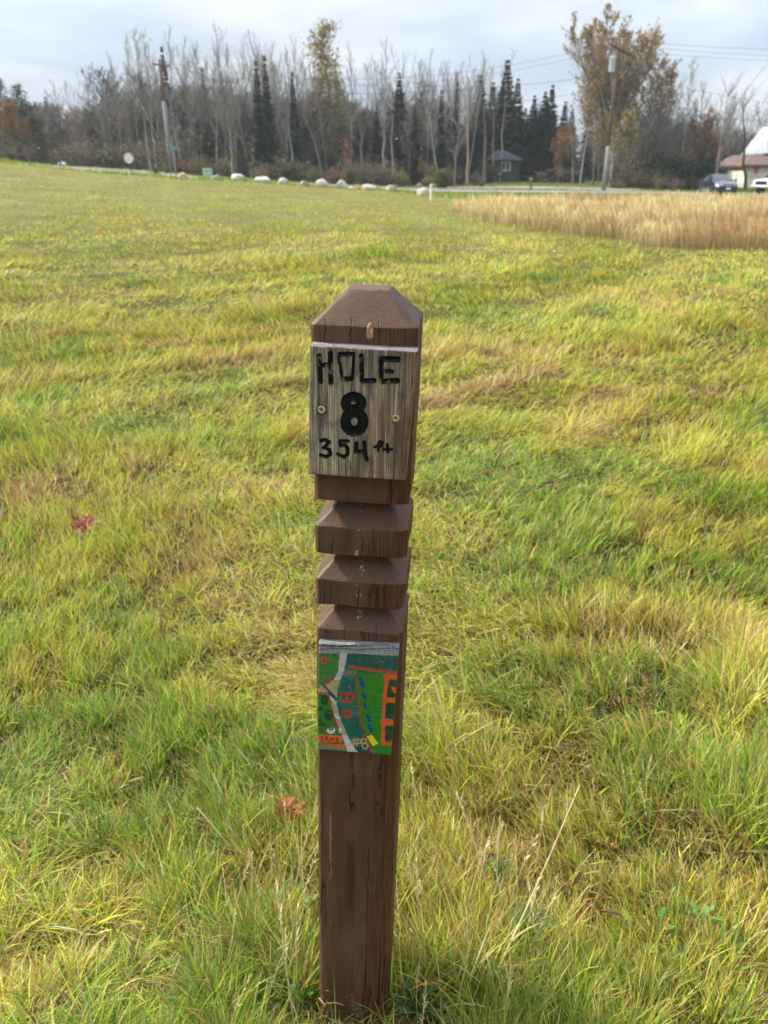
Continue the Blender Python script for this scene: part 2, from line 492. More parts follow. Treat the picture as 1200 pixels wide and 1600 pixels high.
def board(name, corners_px, v, thick, nx, ny, mat, colfun, label):
    """a plank lying on the front of the post: front face is a fine grid so that it can be carved"""
    (ul, ht), (ur, ht2), (ulb, hb), (urb, hb2) = [to_post(*c, v) for c in corners_px]
    S, T = np.meshgrid(np.linspace(0, 1, nx), np.linspace(0, 1, ny))
    U = (ul * (1 - S) + ur * S) * (1 - T) + (ulb * (1 - S) + urb * S) * T
    H = (ht * (1 - S) + ht2 * S) * (1 - T) + (hb * (1 - S) + hb2 * S) * T
    C0 = np.array(corners_px, float)
    PX = (C0[0][0] * (1 - S) + C0[1][0] * S) * (1 - T) + (C0[2][0] * (1 - S) + C0[3][0] * S) * T
    PY = (C0[0][1] * (1 - S) + C0[1][1] * S) * (1 - T) + (C0[2][1] * (1 - S) + C0[3][1] * S) * T
    col, depth = colfun(PX, PY, S, T, U, H)
    # slightly eased, ragged edges
    e = np.minimum(np.minimum(S, 1 - S) * (ur - ul), np.minimum(T, 1 - T) * (ht - hb))
    rag = 0.0007 * vnoise(S * 90, T * 120, 4)
    edge = np.clip(1 - e / 0.0020, 0, 1) ** 2 * 0.0011 + np.clip(1 - e / 0.004, 0, 1) * rag
    Vf = np.column_stack([U.ravel(), (v + depth + edge).ravel(), H.ravel()])
    i = np.arange(ny * nx).reshape(ny, nx)
    q = np.column_stack([i[:-1, :-1].ravel(), i[1:, :-1].ravel(), i[1:, 1:].ravel(), i[:-1, 1:].ravel()])
    # sides and back
    rim = np.concatenate([i[0, :-1], i[:-1, -1], i[-1, :0:-1], i[:0:-1, 0]])
    Vb = Vf[rim].copy(); Vb[:, 1] = v + thick
    nb = len(Vf); k = np.arange(len(rim)); k2 = (k + 1) % len(rim)
    side = np.column_stack([rim[k], rim[k2], nb + k2, nb + k])
    V = np.vstack([Vf, Vb])
    sidecol = col.reshape(-1, col.shape[-1])[rim]
    c = np.vstack([col.reshape(-1, 3), sidecol])
    me = np_mesh(name, V, [q, side, ], mat, c)
    o = link(name, me, root); o['label'] = label
    return o

# ------------------------------------------------------------------ hole board
def hole_cols(PX, PY, S, T, U, H):
    # two sets of strokes read off two enlargements of the photograph
    A = [([(150, 222), (152, 300), (165, 462)], 22), ([(262, 203), (262, 300), (270, 478)], 22), ([(165, 312), (272, 300)], 18),
         ([(348, 208), (490, 205)], 17), ([(345, 208), (360, 330), (385, 440)], 13), ([(493, 205), (490, 330), (478, 436)], 12), ([(385, 440), (472, 436)], 22),
         ([(570, 222), (575, 450)], 20), ([(585, 458), (695, 455)], 21),
         ([(765, 242), (765, 465)], 22), ([(765, 252), (930, 256)], 24), ([(770, 362), (872, 370)], 17), ([(770, 466), (925, 455)], 23),
         (ell(492, 672, 78, 62), 46)]
    B = [(ell(500, 160, 86, 96), 50),
         ([(170, 352), (212, 342), (250, 366), (215, 408), (192, 424), (250, 442), (266, 490), (222, 518), (166, 500)], 14),
         ([(435, 356), (360, 354), (364, 402), (402, 394), (436, 430), (432, 490), (398, 520), (340, 490)], 15),
         ([(520, 380), (514, 462), (602, 462)], 17), ([(597, 370), (610, 500), (622, 545)], 17),
         ([(702, 416), (765, 404)], 11), ([(736, 452), (734, 390), (746, 362), (776, 370), (768, 396)], 11),
         ([(825, 390), (832, 468)], 11), ([(790, 440), (868, 440)], 12)]
    K = 6.3158
    wob = (fbm(PX * 0.9, PY * 0.5, 8, 3) - 0.5) * 9
    d = np.full(PX.shape, 1e9)
    for off, L in ((520, A), (630, B)):
        X = (PX - 475) * K; Y = (PY - off) * K
        for pts, r in L:
            d = np.minimum(d, (seg_dist(X, Y, pts) - r + wob) / K)      # photo pixels, negative inside
    mm = d * 0.00085
    depth = 0.0020 * sstep(0.0004, -0.0030, mm)
    depth += 0.0005 * (fbm(U * 900, H * 60, 3, 2) - 0.5)
    char = sstep(0.0014, -0.0002, mm)
    char *= 1 - 0.55 * sstep(0.52, 0.66, fbm(U * 260, H * 110, 44, 3)) * (T < 0.33)
    streak = vnoise(U * 1400, H * 25, 30)
    char = np.clip(char * (0.90 + 0.10 * streak), 0, 1)
    smoke = 0.30 * np.exp(-np.clip(mm, 0, 1) / 0.0035) * (fbm(U * 150, H * 30, 12, 3))
    # weathering of the plank across its width
    warm = np.clip(sstep(0.50, 0.80, S + (fbm(U * 120, H * 6, 21, 3) - 0.5) * 0.5) - 0.0, 0, 1)
    stain = np.zeros_like(S)
    for (sx, sy) in ((618.5, 654), (502, 640)):
        pu = (PX - sx + (PY - sy) * 0.06) ; below = sstep(-6, 4, PY - sy)
        stain = np.maximum(stain, np.exp(-(pu / (9 if sx > 600 else 4)) ** 2) * below * np.exp(-np.clip(PY - sy, 0, 999) / 60) * (0.9 if sx > 600 else 0.4))
    stain = np.maximum(stain, sstep(0.12, 0.0, T) * 0.5 * fbm(U * 60, H * 40, 5, 3))
    return np.stack([np.clip(char + smoke, 0, 1), warm, np.clip(stain, 0, 1)], -1), depth

def hole_material():
    t = NT('weathered_grey_plank'); co = t.coord('Object'); a = t.n('ShaderNodeSeparateColor'); t.set(a, 0, t.attr('col').outputs[0])
    char, warm, stain = a.outputs
    g1 = t.noise(t.vscale(co, 620, 620, 13), 1.0, 4, 0.65, 0.2)
    g2 = t.noise(t.vscale(co, 150, 150, 5), 1.0, 4, 0.6, 0.5)
    g3 = t.noise(t.vscale(co, 55, 55, 4), 1.0, 3, 0.55, 0.4)
    grey = t.mix(t.ramp(g1, 0.30, 0.70), (0.055, 0.044, 0.028), (0.65, 0.52, 0.305))
    grey = t.mix(t.math('MULTIPLY', t.ramp(g2, 0.44, 0.60), 0.72), grey, (0.070, 0.058, 0.042))
    brown = t.mix(t.ramp(g1, 0.32, 0.68), (0.045, 0.026, 0.014), (0.46, 0.235, 0.105))
    brown = t.mix(t.math('MULTIPLY', t.ramp(g2, 0.40, 0.62), 0.6), brown, (0.065, 0.043, 0.028))
    wf = t.math('MULTIPLY', warm, t.ramp(g3, 0.34, 0.60))
    c = t.mix(wf, grey, brown)
    ckn = t.noise(t.vscale(co, 170, 170, 3), 1.0, 2, 0.4, 0.6)
    line = t.math('SUBTRACT', 1.0, t.ramp(t.math('ABSOLUTE', t.math('SUBTRACT', ckn, 0.5)), 0.0, 0.015))
    gate = t.ramp(t.noise(t.vscale(co, 40, 40, 9), 1.0, 2), 0.46, 0.56)
    crack = t.math('MULTIPLY', line, gate)
    c = t.mix(t.math('MULTIPLY', t.ramp(t.noise(t.vscale(co, 45, 45, 22), 1.0, 4, 0.65, 0.6), 0.48, 0.66), 0.60), c, (0.060, 0.052, 0.042))
    c = t.mix(t.math('MULTIPLY', crack, 0.85), c, (0.022, 0.018, 0.014))
    c = t.mix(t.math('MULTIPLY', stain, t.ramp(g2, 0.2, 0.6)), c, (0.045, 0.042, 0.036))
    burnt = t.mix(t.ramp(g1, 0.40, 0.85), (0.006, 0.006, 0.006), (0.035, 0.032, 0.030))
    c = t.mix(char, c, burnt)
    gn = t.n('ShaderNodeSeparateXYZ'); t.set(gn, 0, t.geo('Normal')); up = t.ramp(gn.outputs[2], 0.6, 0.8)
    topc = t.mix(t.ramp(t.noise(t.vscale(co, 90, 300, 90), 1.0, 4, 0.65), 0.3, 0.7), (0.07, 0.068, 0.066), (0.26, 0.255, 0.245))
    c = t.mix(up, c, topc)
    nrm = t.bump(t.math('ADD', g1, t.math('MULTIPLY', crack, -1.2)), 0.7, 0.0016)
    return t.done(t.bsdf(c, 0.85, nrm, t.math('MULTIPLY_ADD', char, -0.2, 0.2)))
HV = -0.070 - 0.030
hb_ = board('hole_board', [(483.5, 540), (652, 549.5), (481, 741), (633, 751.5)], HV, 0.0298, 330, 400, hole_material(), hole_cols,
            'weathered grey board with burnt lettering for hole 8')

M_BRASS = simple('dull_brass', (0.50, 0.42, 0.22), 0.45, 0.35, 300, 0.5, 0.75, 0.0006)
M_DARKSTEEL = simple('dull_steel', (0.12, 0.11, 0.10), 0.55, 0.3, 300, 0.4, 0.6, 0.0004)
def screw(px, py, v, r, mat, tilt=0.2, hole=0.0):
    u, h = to_post(px, py, v)
    m = MB(); n = 36; vs = [(0, 0.0012, 0)]; fs = []
    rings = [(0.30, 'star', 0.0011), (0.46, 'star', 0.0010), (0.46, 'star', -0.0006), (0.75, 'c', -0.0009), (0.95, 'c', -0.0004), (1.0, 'c', 0.0008), (1.0, 'c', 0.004)]
    for rr, kind, y in rings:
        for k in range(n):
            t = 2 * math.pi * k / n + tilt
            q = r * rr * ((0.80 + 0.20 * math.cos(6 * t)) if kind == 'star' else 1.0)
            vs.append((q * math.cos(t), y, q * math.sin(t)))
    for k in range(n): fs.append((0, 1 + k, 1 + (k + 1) % n))
    for i in range(len(rings) - 1):
        for k in range(n):
            k2 = (k + 1) % n; fs.append((1 + i * n + k, 1 + (i + 1) * n + k, 1 + (i + 1) * n + k2, 1 + i * n + k2))
    m.add(vs, fs)
    o = m.build('screw', mat, None, True)
    o.parent = hb_ if v == HV else mb_
    o.location = (u, v - 0.0003, h)
    return o
screw(502.2, 640.4, HV, 0.0060, M_BRASS, 0.3)
screw(618.2, 654.0, HV, 0.0055, M_BRASS, 0.9)
# raised black ring, painting the shade of the countersink round the left screw
M_BLACK = simple('recess_shade_paint', (0.010, 0.009, 0.008), 0.8)
u, h = to_post(502.2, 640.4, HV)
rg = MB()
for k in range(28):
    pass
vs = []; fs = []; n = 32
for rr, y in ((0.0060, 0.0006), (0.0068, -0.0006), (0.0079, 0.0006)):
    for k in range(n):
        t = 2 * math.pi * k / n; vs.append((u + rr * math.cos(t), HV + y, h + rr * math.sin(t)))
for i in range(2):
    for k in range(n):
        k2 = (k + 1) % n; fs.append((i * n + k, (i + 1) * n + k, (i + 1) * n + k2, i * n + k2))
rg.add(vs, fs); rg.build('painted_recess_shade', M_BLACK, hb_, True)

# ------------------------------------------------------------------ painted map board
def map_cols(PX, PY, S, T, U, H):
    K = 6.3158
    wx = (fbm(PX * 0.8, PY * 0.8, 51, 3) - 0.5) * 16; wy = (fbm(PX * 0.8, PY * 0.8, 77, 3) - 0.5) * 16
    X = (PX - 470) * K + wx; Y = (PY - 980) * K + wy
    stroke = fbm(U * 260, H * 900, 13, 3)           # horizontal brush and grain texture
    fine = fbm(U * 1500, H * 1500, 15, 2)
    c = np.empty(PX.shape + (3,)); c[:] = (0.26, 0.26, 0.235)
    c *= (0.55 + 0.9 * stroke)[..., None]
    def put(mask, col, var=0.35, alpha=1.0):
        k = 0.92 * (1 - var + 2 * var * stroke) * (0.85 + 0.3 * fine)
        a = (mask.astype(float) * alpha)[..., None]
        c[:] = c * (1 - a) + np.array(col) * k[..., None] * a
    P = lambda *p: in_poly(X, Y, p)
    Ln = lambda pts, wd: seg_dist(X, Y, pts) < wd / 2
    E = lambda cx, cy, rx, ry: ((X - cx) / rx) ** 2 + ((Y - cy) / ry) ** 2 < 1
    put(P((150, 255), (985, 290), (985, 1280), (150, 1230)), (0.035, 0.13, 0.028), 0.5)
    put(P((165, 250), (390, 252), (375, 440), (250, 545), (160, 610)), (0.045, 0.17, 0.030), 0.6)
    put(P((455, 250), (985, 280), (985, 425), (455, 395)), (0.018, 0.085, 0.055), 0.6)
    put(P((400, 405), (560, 415), (540, 470), (400, 480)), (0.16, 0.20, 0.14), 0.4, 0.7)
    put(P((545, 455), (840, 440), (815, 700), (800, 1150), (905, 1150), (905, 1290), (720, 1255), (630, 1080), (590, 850), (560, 650)), (0.028, 0.19, 0.010), 0.16)
    put(P((400, 470), (538, 475), (562, 700), (602, 950), (642, 1090), (700, 1260), (555, 1240), (440, 1010), (380, 860), (356, 700), (372, 570)), (0.010, 0.135, 0.070), 0.35)
    put(E(470, 570, 60, 70) | E(520, 940, 60, 70) | E(560, 1050, 50, 45), (0.006, 0.075, 0.070), 0.4, 0.6)
    put(P((570, 1100), (640, 1100), (700, 1250), (560, 1240), (520, 1180)), (0.006, 0.055, 0.085), 0.4, 0.8)
    put(P((160, 640), (265, 640), (330, 870), (370, 990), (390, 1050), (160, 1060)), (0.030, 0.16, 0.016), 0.35)
    put(P((160, 1125), (450, 1190), (470, 1235), (160, 1210)), (0.10, 0.22, 0.08), 0.4)
    # sandy path and pale track
    put(P((385, 250), (462, 250), (432, 400), (388, 512), (325, 505), (372, 420)), (0.46, 0.43, 0.36), 0.35)
    put(P((325, 500), (392, 508), (362, 600), (356, 720), (385, 880), (440, 1000), (500, 1140), (560, 1245), (465, 1240), (420, 1080), (360, 960), (318, 830), (278, 650), (160, 632), (195, 560), (260, 550)), (0.40, 0.31, 0.15), 0.2)
    put(P((410, 1060), (455, 1060), (575, 1250), (465, 1240)), (0.56, 0.52, 0.43), 0.25)
    put(Ln([(300, 670), (345, 735)], 16) | Ln([(335, 850), (378, 880)], 26), (0.60, 0.56, 0.48), 0.2)
    # red and orange outlines
    put(Ln([(478, 378), (700, 408), (950, 436)], 24), (0.42, 0.055, 0.022), 0.35)
    put(Ln([(542, 470), (572, 720), (602, 950), (642, 1090), (712, 1250)], 17), (0.33, 0.045, 0.018), 0.3)
    put(Ln([(160, 632), (272, 632), (300, 760), (340, 900), (375, 1000)], 16), (0.40, 0.055, 0.02), 0.3)
    put(Ln([(245, 542), (318, 494)], 26), (0.42, 0.05, 0.025), 0.3)
    OR = (0.68, 0.095, 0.018)
    put(Ln([(858, 465), (832, 700), (815, 1140)], 44), OR, 0.15)
    put(Ln([(840, 472), (960, 482)], 48) | Ln([(835, 702), (940, 706)], 50) | Ln([(820, 916), (925, 926)], 66) | Ln([(810, 1138), (905, 1146)], 30), OR, 0.15)
    for q in (((872, 510), (950, 516), (942, 672), (848, 668)), ((842, 732), (925, 732), (920, 885), (828, 885)), ((835, 960), (912, 965), (903, 1112), (832, 1106))):
        put(P(*q), (0.006, 0.055, 0.020), 0.3)
    put(P((880, 568), (955, 585), (945, 660)), OR, 0.15)
    # bushes
    for e in ((235, 700, 36, 52), (275, 850, 46, 58), (195, 790, 26, 26), (200, 942, 40, 24), (190, 900, 22, 20), (445, 655, 75, 30)):
        put(E(*e), (0.006, 0.055, 0.018), 0.5, 0.9)
    # route dashes
    for e in ((603, 530, 24, 54), (628, 664, 17, 42), (638, 762, 15, 36), (668, 880, 17, 44), (688, 986, 18, 44)):
        put(((X - e[0] - (Y - e[1]) * 0.28) / e[2]) ** 2 + ((Y - e[1]) / e[3]) ** 2 < 1, (0.008, 0.055, 0.20), 0.25)
    put(Ln([(225, 560), (275, 606)], 22) | Ln([(288, 628), (345, 690)], 30) | Ln([(360, 740), (395, 785)], 14), (0.010, 0.065, 0.16), 0.3)
    put(Ln([(590, 975), (635, 1025)], 12), (0.02, 0.02, 0.16), 0.3)
    # red hazards
    RD = (0.50, 0.035, 0.022)
    put(Ln(ell(428, 680, 34, 42), 20) | Ln(ell(488, 672, 32, 40), 20) | Ln([(400, 640), (515, 640)], 16) | Ln([(410, 716), (500, 722)], 16), RD, 0.3)
    put(Ln(ell(462, 835, 42, 34), 26), RD, 0.3)
    put(E(230, 316, 26, 34), (0.62, 0.030, 0.022), 0.25); put(E(228, 322, 8, 9), (0.30, 0.02, 0.015), 0.2)
    put(E(484, 570, 13, 14), (0.33, 0.05, 0.03), 0.3)
    # yellow tee pad
    put(P((650, 1072), (706, 1050), (764, 1140), (716, 1168)), (0.80, 0.60, 0.012), 0.10)
    # orange name plate with its dark lettering
    put(P((170, 1050), (412, 1062), (408, 1128), (168, 1128)), (0.72, 0.115, 0.022), 0.12)
    put(P((165, 1142), (300, 1140), (440, 1150), (432, 1198), (250, 1165)), (0.72, 0.115, 0.022), 0.12)
    DK = (0.09, 0.020, 0.010)
    put(Ln([(222, 1072), (200, 1078), (205, 1092), (224, 1100), (215, 1116), (196, 1112)], 9) |
        Ln([(240, 1116), (256, 1072), (276, 1114)], 9) | Ln([(248, 1100), (270, 1100)], 8) |
        Ln([(298, 1114), (296, 1086), (300, 1092), (318, 1086), (324, 1112)], 9) |
        Ln([(368, 1080), (346, 1086), (350, 1098), (370, 1102), (362, 1116), (340, 1112)], 9), DK, 0.2)
    put(Ln([(200, 1150), (300, 1146), (400, 1140)], 7) | E(406, 1172, 10, 9), DK, 0.2, 0.8)
    # tan "#8"
    TN = (0.50, 0.33, 0.10)
    put(Ln([(535, 1085), (528, 1165)], 15) | Ln([(566, 1085), (556, 1165)], 15) | Ln([(505, 1110), (592, 1106)], 15) | Ln([(500, 1142), (588, 1138)], 15), TN, 0.2)
    put(Ln(ell(622, 1118, 25, 26), 17) | Ln(ell(634, 1166, 28, 30), 17), TN, 0.2)
    # small white flag, white mark under a screw
    put(Ln([(385, 985), (404, 1000), (385, 1028), (383, 985)], 10), (0.62, 0.58, 0.50), 0.2)
    put(E(300, 1005, 44, 36), (0.62, 0.60, 0.55), 0.2)
    # top edge: bare wood where paint never went or wore off, grain cracks
    worn = (fbm(U * 90, H * 1100, 23, 3) > 0.66) & (fbm(U * 50, H * 50, 29, 2) > 0.50 - 0.10 * (Y < 470))
    put(worn, (0.24, 0.235, 0.20), 0.4, 0.25)
    put(fbm(U * 60, H * 1500, 33, 2) > 0.78, (0.03, 0.035, 0.02), 0.4, 0.5)
    bare = Y + (stroke - 0.5) * 60 < 238
    put(bare, (0.24, 0.24, 0.215), 0.7)
    ck = (np.abs(Y - 190 - (vnoise(U * 35, H * 0 + 3, 3) - 0.5) * 14) < 7) | (np.abs(Y - 215 - (vnoise(U * 30, H * 0 + 8, 3) - 0.5) * 16) < 4)
    put(ck & (stroke > 0.32), (0.020, 0.018, 0.015), 0.2)
    depth = 0.0006 * (fbm(U * 200, H * 1100, 61, 3) - 0.5) + ck * 0.0012
    return np.clip(c, 0.003, 0.9), depth

def map_material():
    t = NT('hand_painted_wood'); co = t.coord('Object')
    c = t.attr('col').outputs[0]
    g = t.noise(t.vscale(co, 90, 300, 900), 1.0, 3, 0.6, 0.3)
    gn = t.n('ShaderNodeSeparateXYZ'); t.set(gn, 0, t.geo('Normal')); up = t.ramp(gn.outputs[2], 0.6, 0.8)
    c = t.mix(up, c, t.mix(t.ramp(t.noise(t.vscale(co, 60, 700, 60), 1.0, 3), 0.35, 0.65), (0.06, 0.055, 0.05), (0.26, 0.25, 0.23)))
    nrm = t.bump(g, 0.5, 0.0010)
    return t.done(t.bsdf(c, 0.42, nrm, 0.4))
MV = -0.070 - 0.013
mb_ = board('map_board', [(498.0, 1005), (623.6, 1011.5), (496, 1171), (610.6, 1181)], MV, 0.0128, 320, 440, map_material(), map_cols,
            'small hand painted course map with green fairway and orange outlines')
screw(470 + 298 / 6.3158, 980 + 995 / 6.3158, MV, 0.0046, M_DARKSTEEL, 0.2)
screw(470 + 790 / 6.3158, 980 + 360 / 6.3158, MV, 0.0046, M_DARKSTEEL, 0.5)

# ------------------------------------------------------------------ torn knot above the hole board
def knot():
    u, h = to_post(578, 520, -0.0728)
    rng = random.Random(4); n = 14; vs = []; fs = []
    prof = [(1.0, 0.0006), (0.9, -0.0008), (0.6, -0.0012), (0.34, -0.0006), (0.12, -0.0002)]
    for i, (rr, y) in enumerate(prof):
        for k in range(n):
            t = 2 * math.pi * k / n
            j = 1 + rng.uniform(-.18, .18)
            vs.append((0.0052 * rr * j * math.cos(t), y + rng.uniform(-.0005, .0005), 0.0125 * rr * j * math.sin(t) - (1 - rr) * 0.006))
    for i in range(len(prof) - 1):
        for k in range(n):
            k2 = (k + 1) % n; fs.append((i * n + k, (i + 1) * n + k, (i + 1) * n + k2, i * n + k2))
    fs.append(tuple((len(prof) - 1) * n + k for k in range(n)))
    m = MB(); m.add(vs, fs)
    t = NT('torn_raw_wood'); co = t.coord('Object')
    nz = t.noise(t.vscale(co, 500, 500, 160), 1.0, 3, 0.6)
    s3 = t.n('ShaderNodeSeparateXYZ'); t.set(s3, 0, co)
    c = t.mix(t.ramp(nz, 0.35, 0.65), (0.17, 0.075, 0.030), (0.55, 0.37, 0.20))
    c = t.mix(t.math('SUBTRACT', 1.0, t.ramp(s3.outputs[2], -0.0095, -0.004)), c, t.mix(t.ramp(nz, .4, .6), (0.02, 0.01, 0.006), (0.30, 0.12, 0.04)))
    o = m.build('torn_knot', t.done(t.bsdf(c, 0.7, t.bump(nz, 0.6, 0.001), 0.25)), root, True)
    o.location = (u, -0.0728, h)
knot()
# ================================================================== GROUND
GC = np.array([-10.1, 22.1])           # mower went round and round this point
def rows(x, y):
    r = np.hypot(x - GC[0], y - GC[1]) + (fbm(x * 0.25, y * 0.25, 91, 2) - 0.5) * 1.0
    return r

def field_green(x, y):
    """0 = straw / rust, 1 = lush green, real patches of different grass"""
    a = fbm(x * 0.55 + 3, y * 0.55, 101, 4)
    b = fbm(x * 2.3, y * 2.3, 131, 3)
    g = 0.50 + (a - 0.5) * 1.0 + (b - 0.5) * 1.2
    return g

def ground_sheet():
    nr, na = 190, 400
    rr = np.concatenate([[0.0], np.geomspace(0.25, 2500, nr)])
    # finer angles ahead of the camera
    an = np.linspace(-math.pi, math.pi, na, endpoint=False)
    an = an - 0.72 * np.sin(an)
    Rr, An = np.meshgrid(rr, an, indexing='ij')
    X = Rr * np.sin(An); Y = Rr * np.cos(An)
    ff = np.clip((np.cos(An) - 0.15) / 0.4, 0, 1)
    Z = tz(X, np.maximum(Y, 0.0)) * np.where(Rr > 8, ff * ff * (3 - 2 * ff), 1)
    Z = Z * np.clip(1.6 - Rr / 900, 0, 1)
    i = np.arange((nr + 1) * na).reshape(nr + 1, na); j = np.roll(i, -1, axis=1)
    q = np.column_stack([i[:-1].ravel(), i[1:].ravel(), j[1:].ravel(), j[:-1].ravel()])
    t = NT('turf_floor'); co = t.geo()
    n1 = t.noise(co, 0.5, 4, 0.6); n2 = t.noise(co, 9.0, 4, 0.65); n3 = t.noise(co, 60.0, 3, 0.6)
    soil = t.mix(t.ramp(n2, 0.35, 0.65), (0.022, 0.019, 0.007), (0.060, 0.050, 0.018))
    turf = t.mix(t.ramp(n1, 0.35, 0.65), (0.115, 0.125, 0.030), (0.205, 0.185, 0.055))
    turf = t.mix(t.math('MULTIPLY', t.ramp(n3, 0.35, 0.7), 0.6), turf, (0.050, 0.055, 0.016))
    sp = t.n('ShaderNodeSeparateXYZ'); t.set(sp, 0, co)
    far = t.ramp(sp.outputs[1], 8.0, 30.0)
    c = t.mix(far, soil, turf)
    lawn = t.ramp(sp.outputs[1], 56.0, 60.0)
    lc = t.mix(t.ramp(n1, 0.4, 0.6), (0.060, 0.090, 0.022), (0.115, 0.115, 0.035))
    c = t.mix(lawn, c, lc)
    nrm = t.bump(t.math('ADD', n2, t.math('MULTIPLY', n3, 0.4)), 0.8, 0.03)
    me = np_mesh('ground', np.column_stack([X.ravel(), Y.ravel(), Z.ravel()]), [q], t.done(t.bsdf(c, 0.95, nrm, 0.1)), smooth=True)
    o = link('ground', me); tag(o, kind='structure')
ground_sheet()

# ------------------------------------------------------------------ the tall dry stand
TG_FRONT = [ground(*p)[:2] for p in ((700, 332), (745, 341), (800, 351), (850, 360), (900, 369), (935, 373), (965, 376), (1000, 386), (1060, 391), (1130, 389), (1200, 392), (1330, 392))]
TG = [tuple(p) for p in TG_FRONT] + [(34.0, 20.0), (36.0, 42.0), (24.0, 44.0), (14.0, 43.0), (8.0, 42.5), (3.9, 40.0)]
def in_tg(x, y):
    return in_poly(np.asarray(x), np.asarray(y), TG)

# ------------------------------------------------------------------ grass blades
def blades(x, y, z, L, wd, az, t0, t1, col, seg, rng, tipcol=None, wrot=None, droop=None):
    """x..: (n,) arrays. seg = number of segments. Returns V, faces, cols"""
    n = len(x)
    wa = az + math.pi / 2 + (rng.normal(0, 0.7, n) if wrot is None else wrot)
    wx, wy = np.cos(wa), np.sin(wa)
    px, py, pz = x.copy(), y.copy(), z.copy()
    V = []; C = []
    for k in range(seg + 1):
        f = k / seg
        taper = (1 - f) ** 0.6 if k else 0.85
        if k < seg:
            hw = wd * 0.5 * taper
            V.append(np.column_stack([px - wx * hw, py - wy * hw, pz])); V.append(np.column_stack([px + wx * hw, py + wy * hw, pz]))
            cc = col if tipcol is None else col * (1 - f) + tipcol * f
            C += [cc, cc]
        else:
            V.append(np.column_stack([px, py, pz])); C.append(col if tipcol is None else tipcol)
        th = t0 + (t1 - t0) * ((k + 0.5) / seg)
        s = L / seg
        px = px + np.cos(az) * np.sin(th) * s; py = py + np.sin(az) * np.sin(th) * s; pz = pz + np.cos(th) * s
    V = np.stack(V, 1); C = np.stack(C, 1); m = V.shape[1]
    b = (np.arange(n) * m)[:, None]
    quads = [b + np.array([[2 * k, 2 * k + 1, 2 * k + 3, 2 * k + 2]]) for k in range(seg - 1)]
    tri = b + np.array([[2 * (seg - 1), 2 * (seg - 1) + 1, 2 * seg]])
    return V.reshape(-1, 3), (np.concatenate(quads) if quads else np.zeros((0, 4), int)), tri, C.reshape(-1, 3)

def collect(name, packs, mat, kind=None, parent=None):
    V = []; Q = []; T = []; C = []; o = 0
    for v, q, t, c in packs:
        V.append(v); C.append(c); Q.append(q + o); T.append(t + o); o += len(v)
    me = np_mesh(name, np.concatenate(V), [np.concatenate(Q), np.concatenate(T)], mat, np.concatenate(C))
    ob = link(name, me, parent)
    if kind: ob['kind'] = kind
    return ob

GREEN = np.array([[0.115, 0.235, 0.014], [0.200, 0.335, 0.018], [0.105, 0.245, 0.048], [0.260, 0.385, 0.022]])
YELL = np.array([[0.410, 0.445, 0.026], [0.530, 0.495, 0.040], [0.325, 0.415, 0.022], [0.560, 0.490, 0.080]])
STRAW = np.array([[0.500, 0.400, 0.150], [0.420, 0.290, 0.090], [0.580, 0.490, 0.250], [0.330, 0.165, 0.055], [0.230, 0.130, 0.058], [0.450, 0.240, 0.062]])
M_GRASS = leafmat('grass_blades', 0.36, 0.55, 0.14)

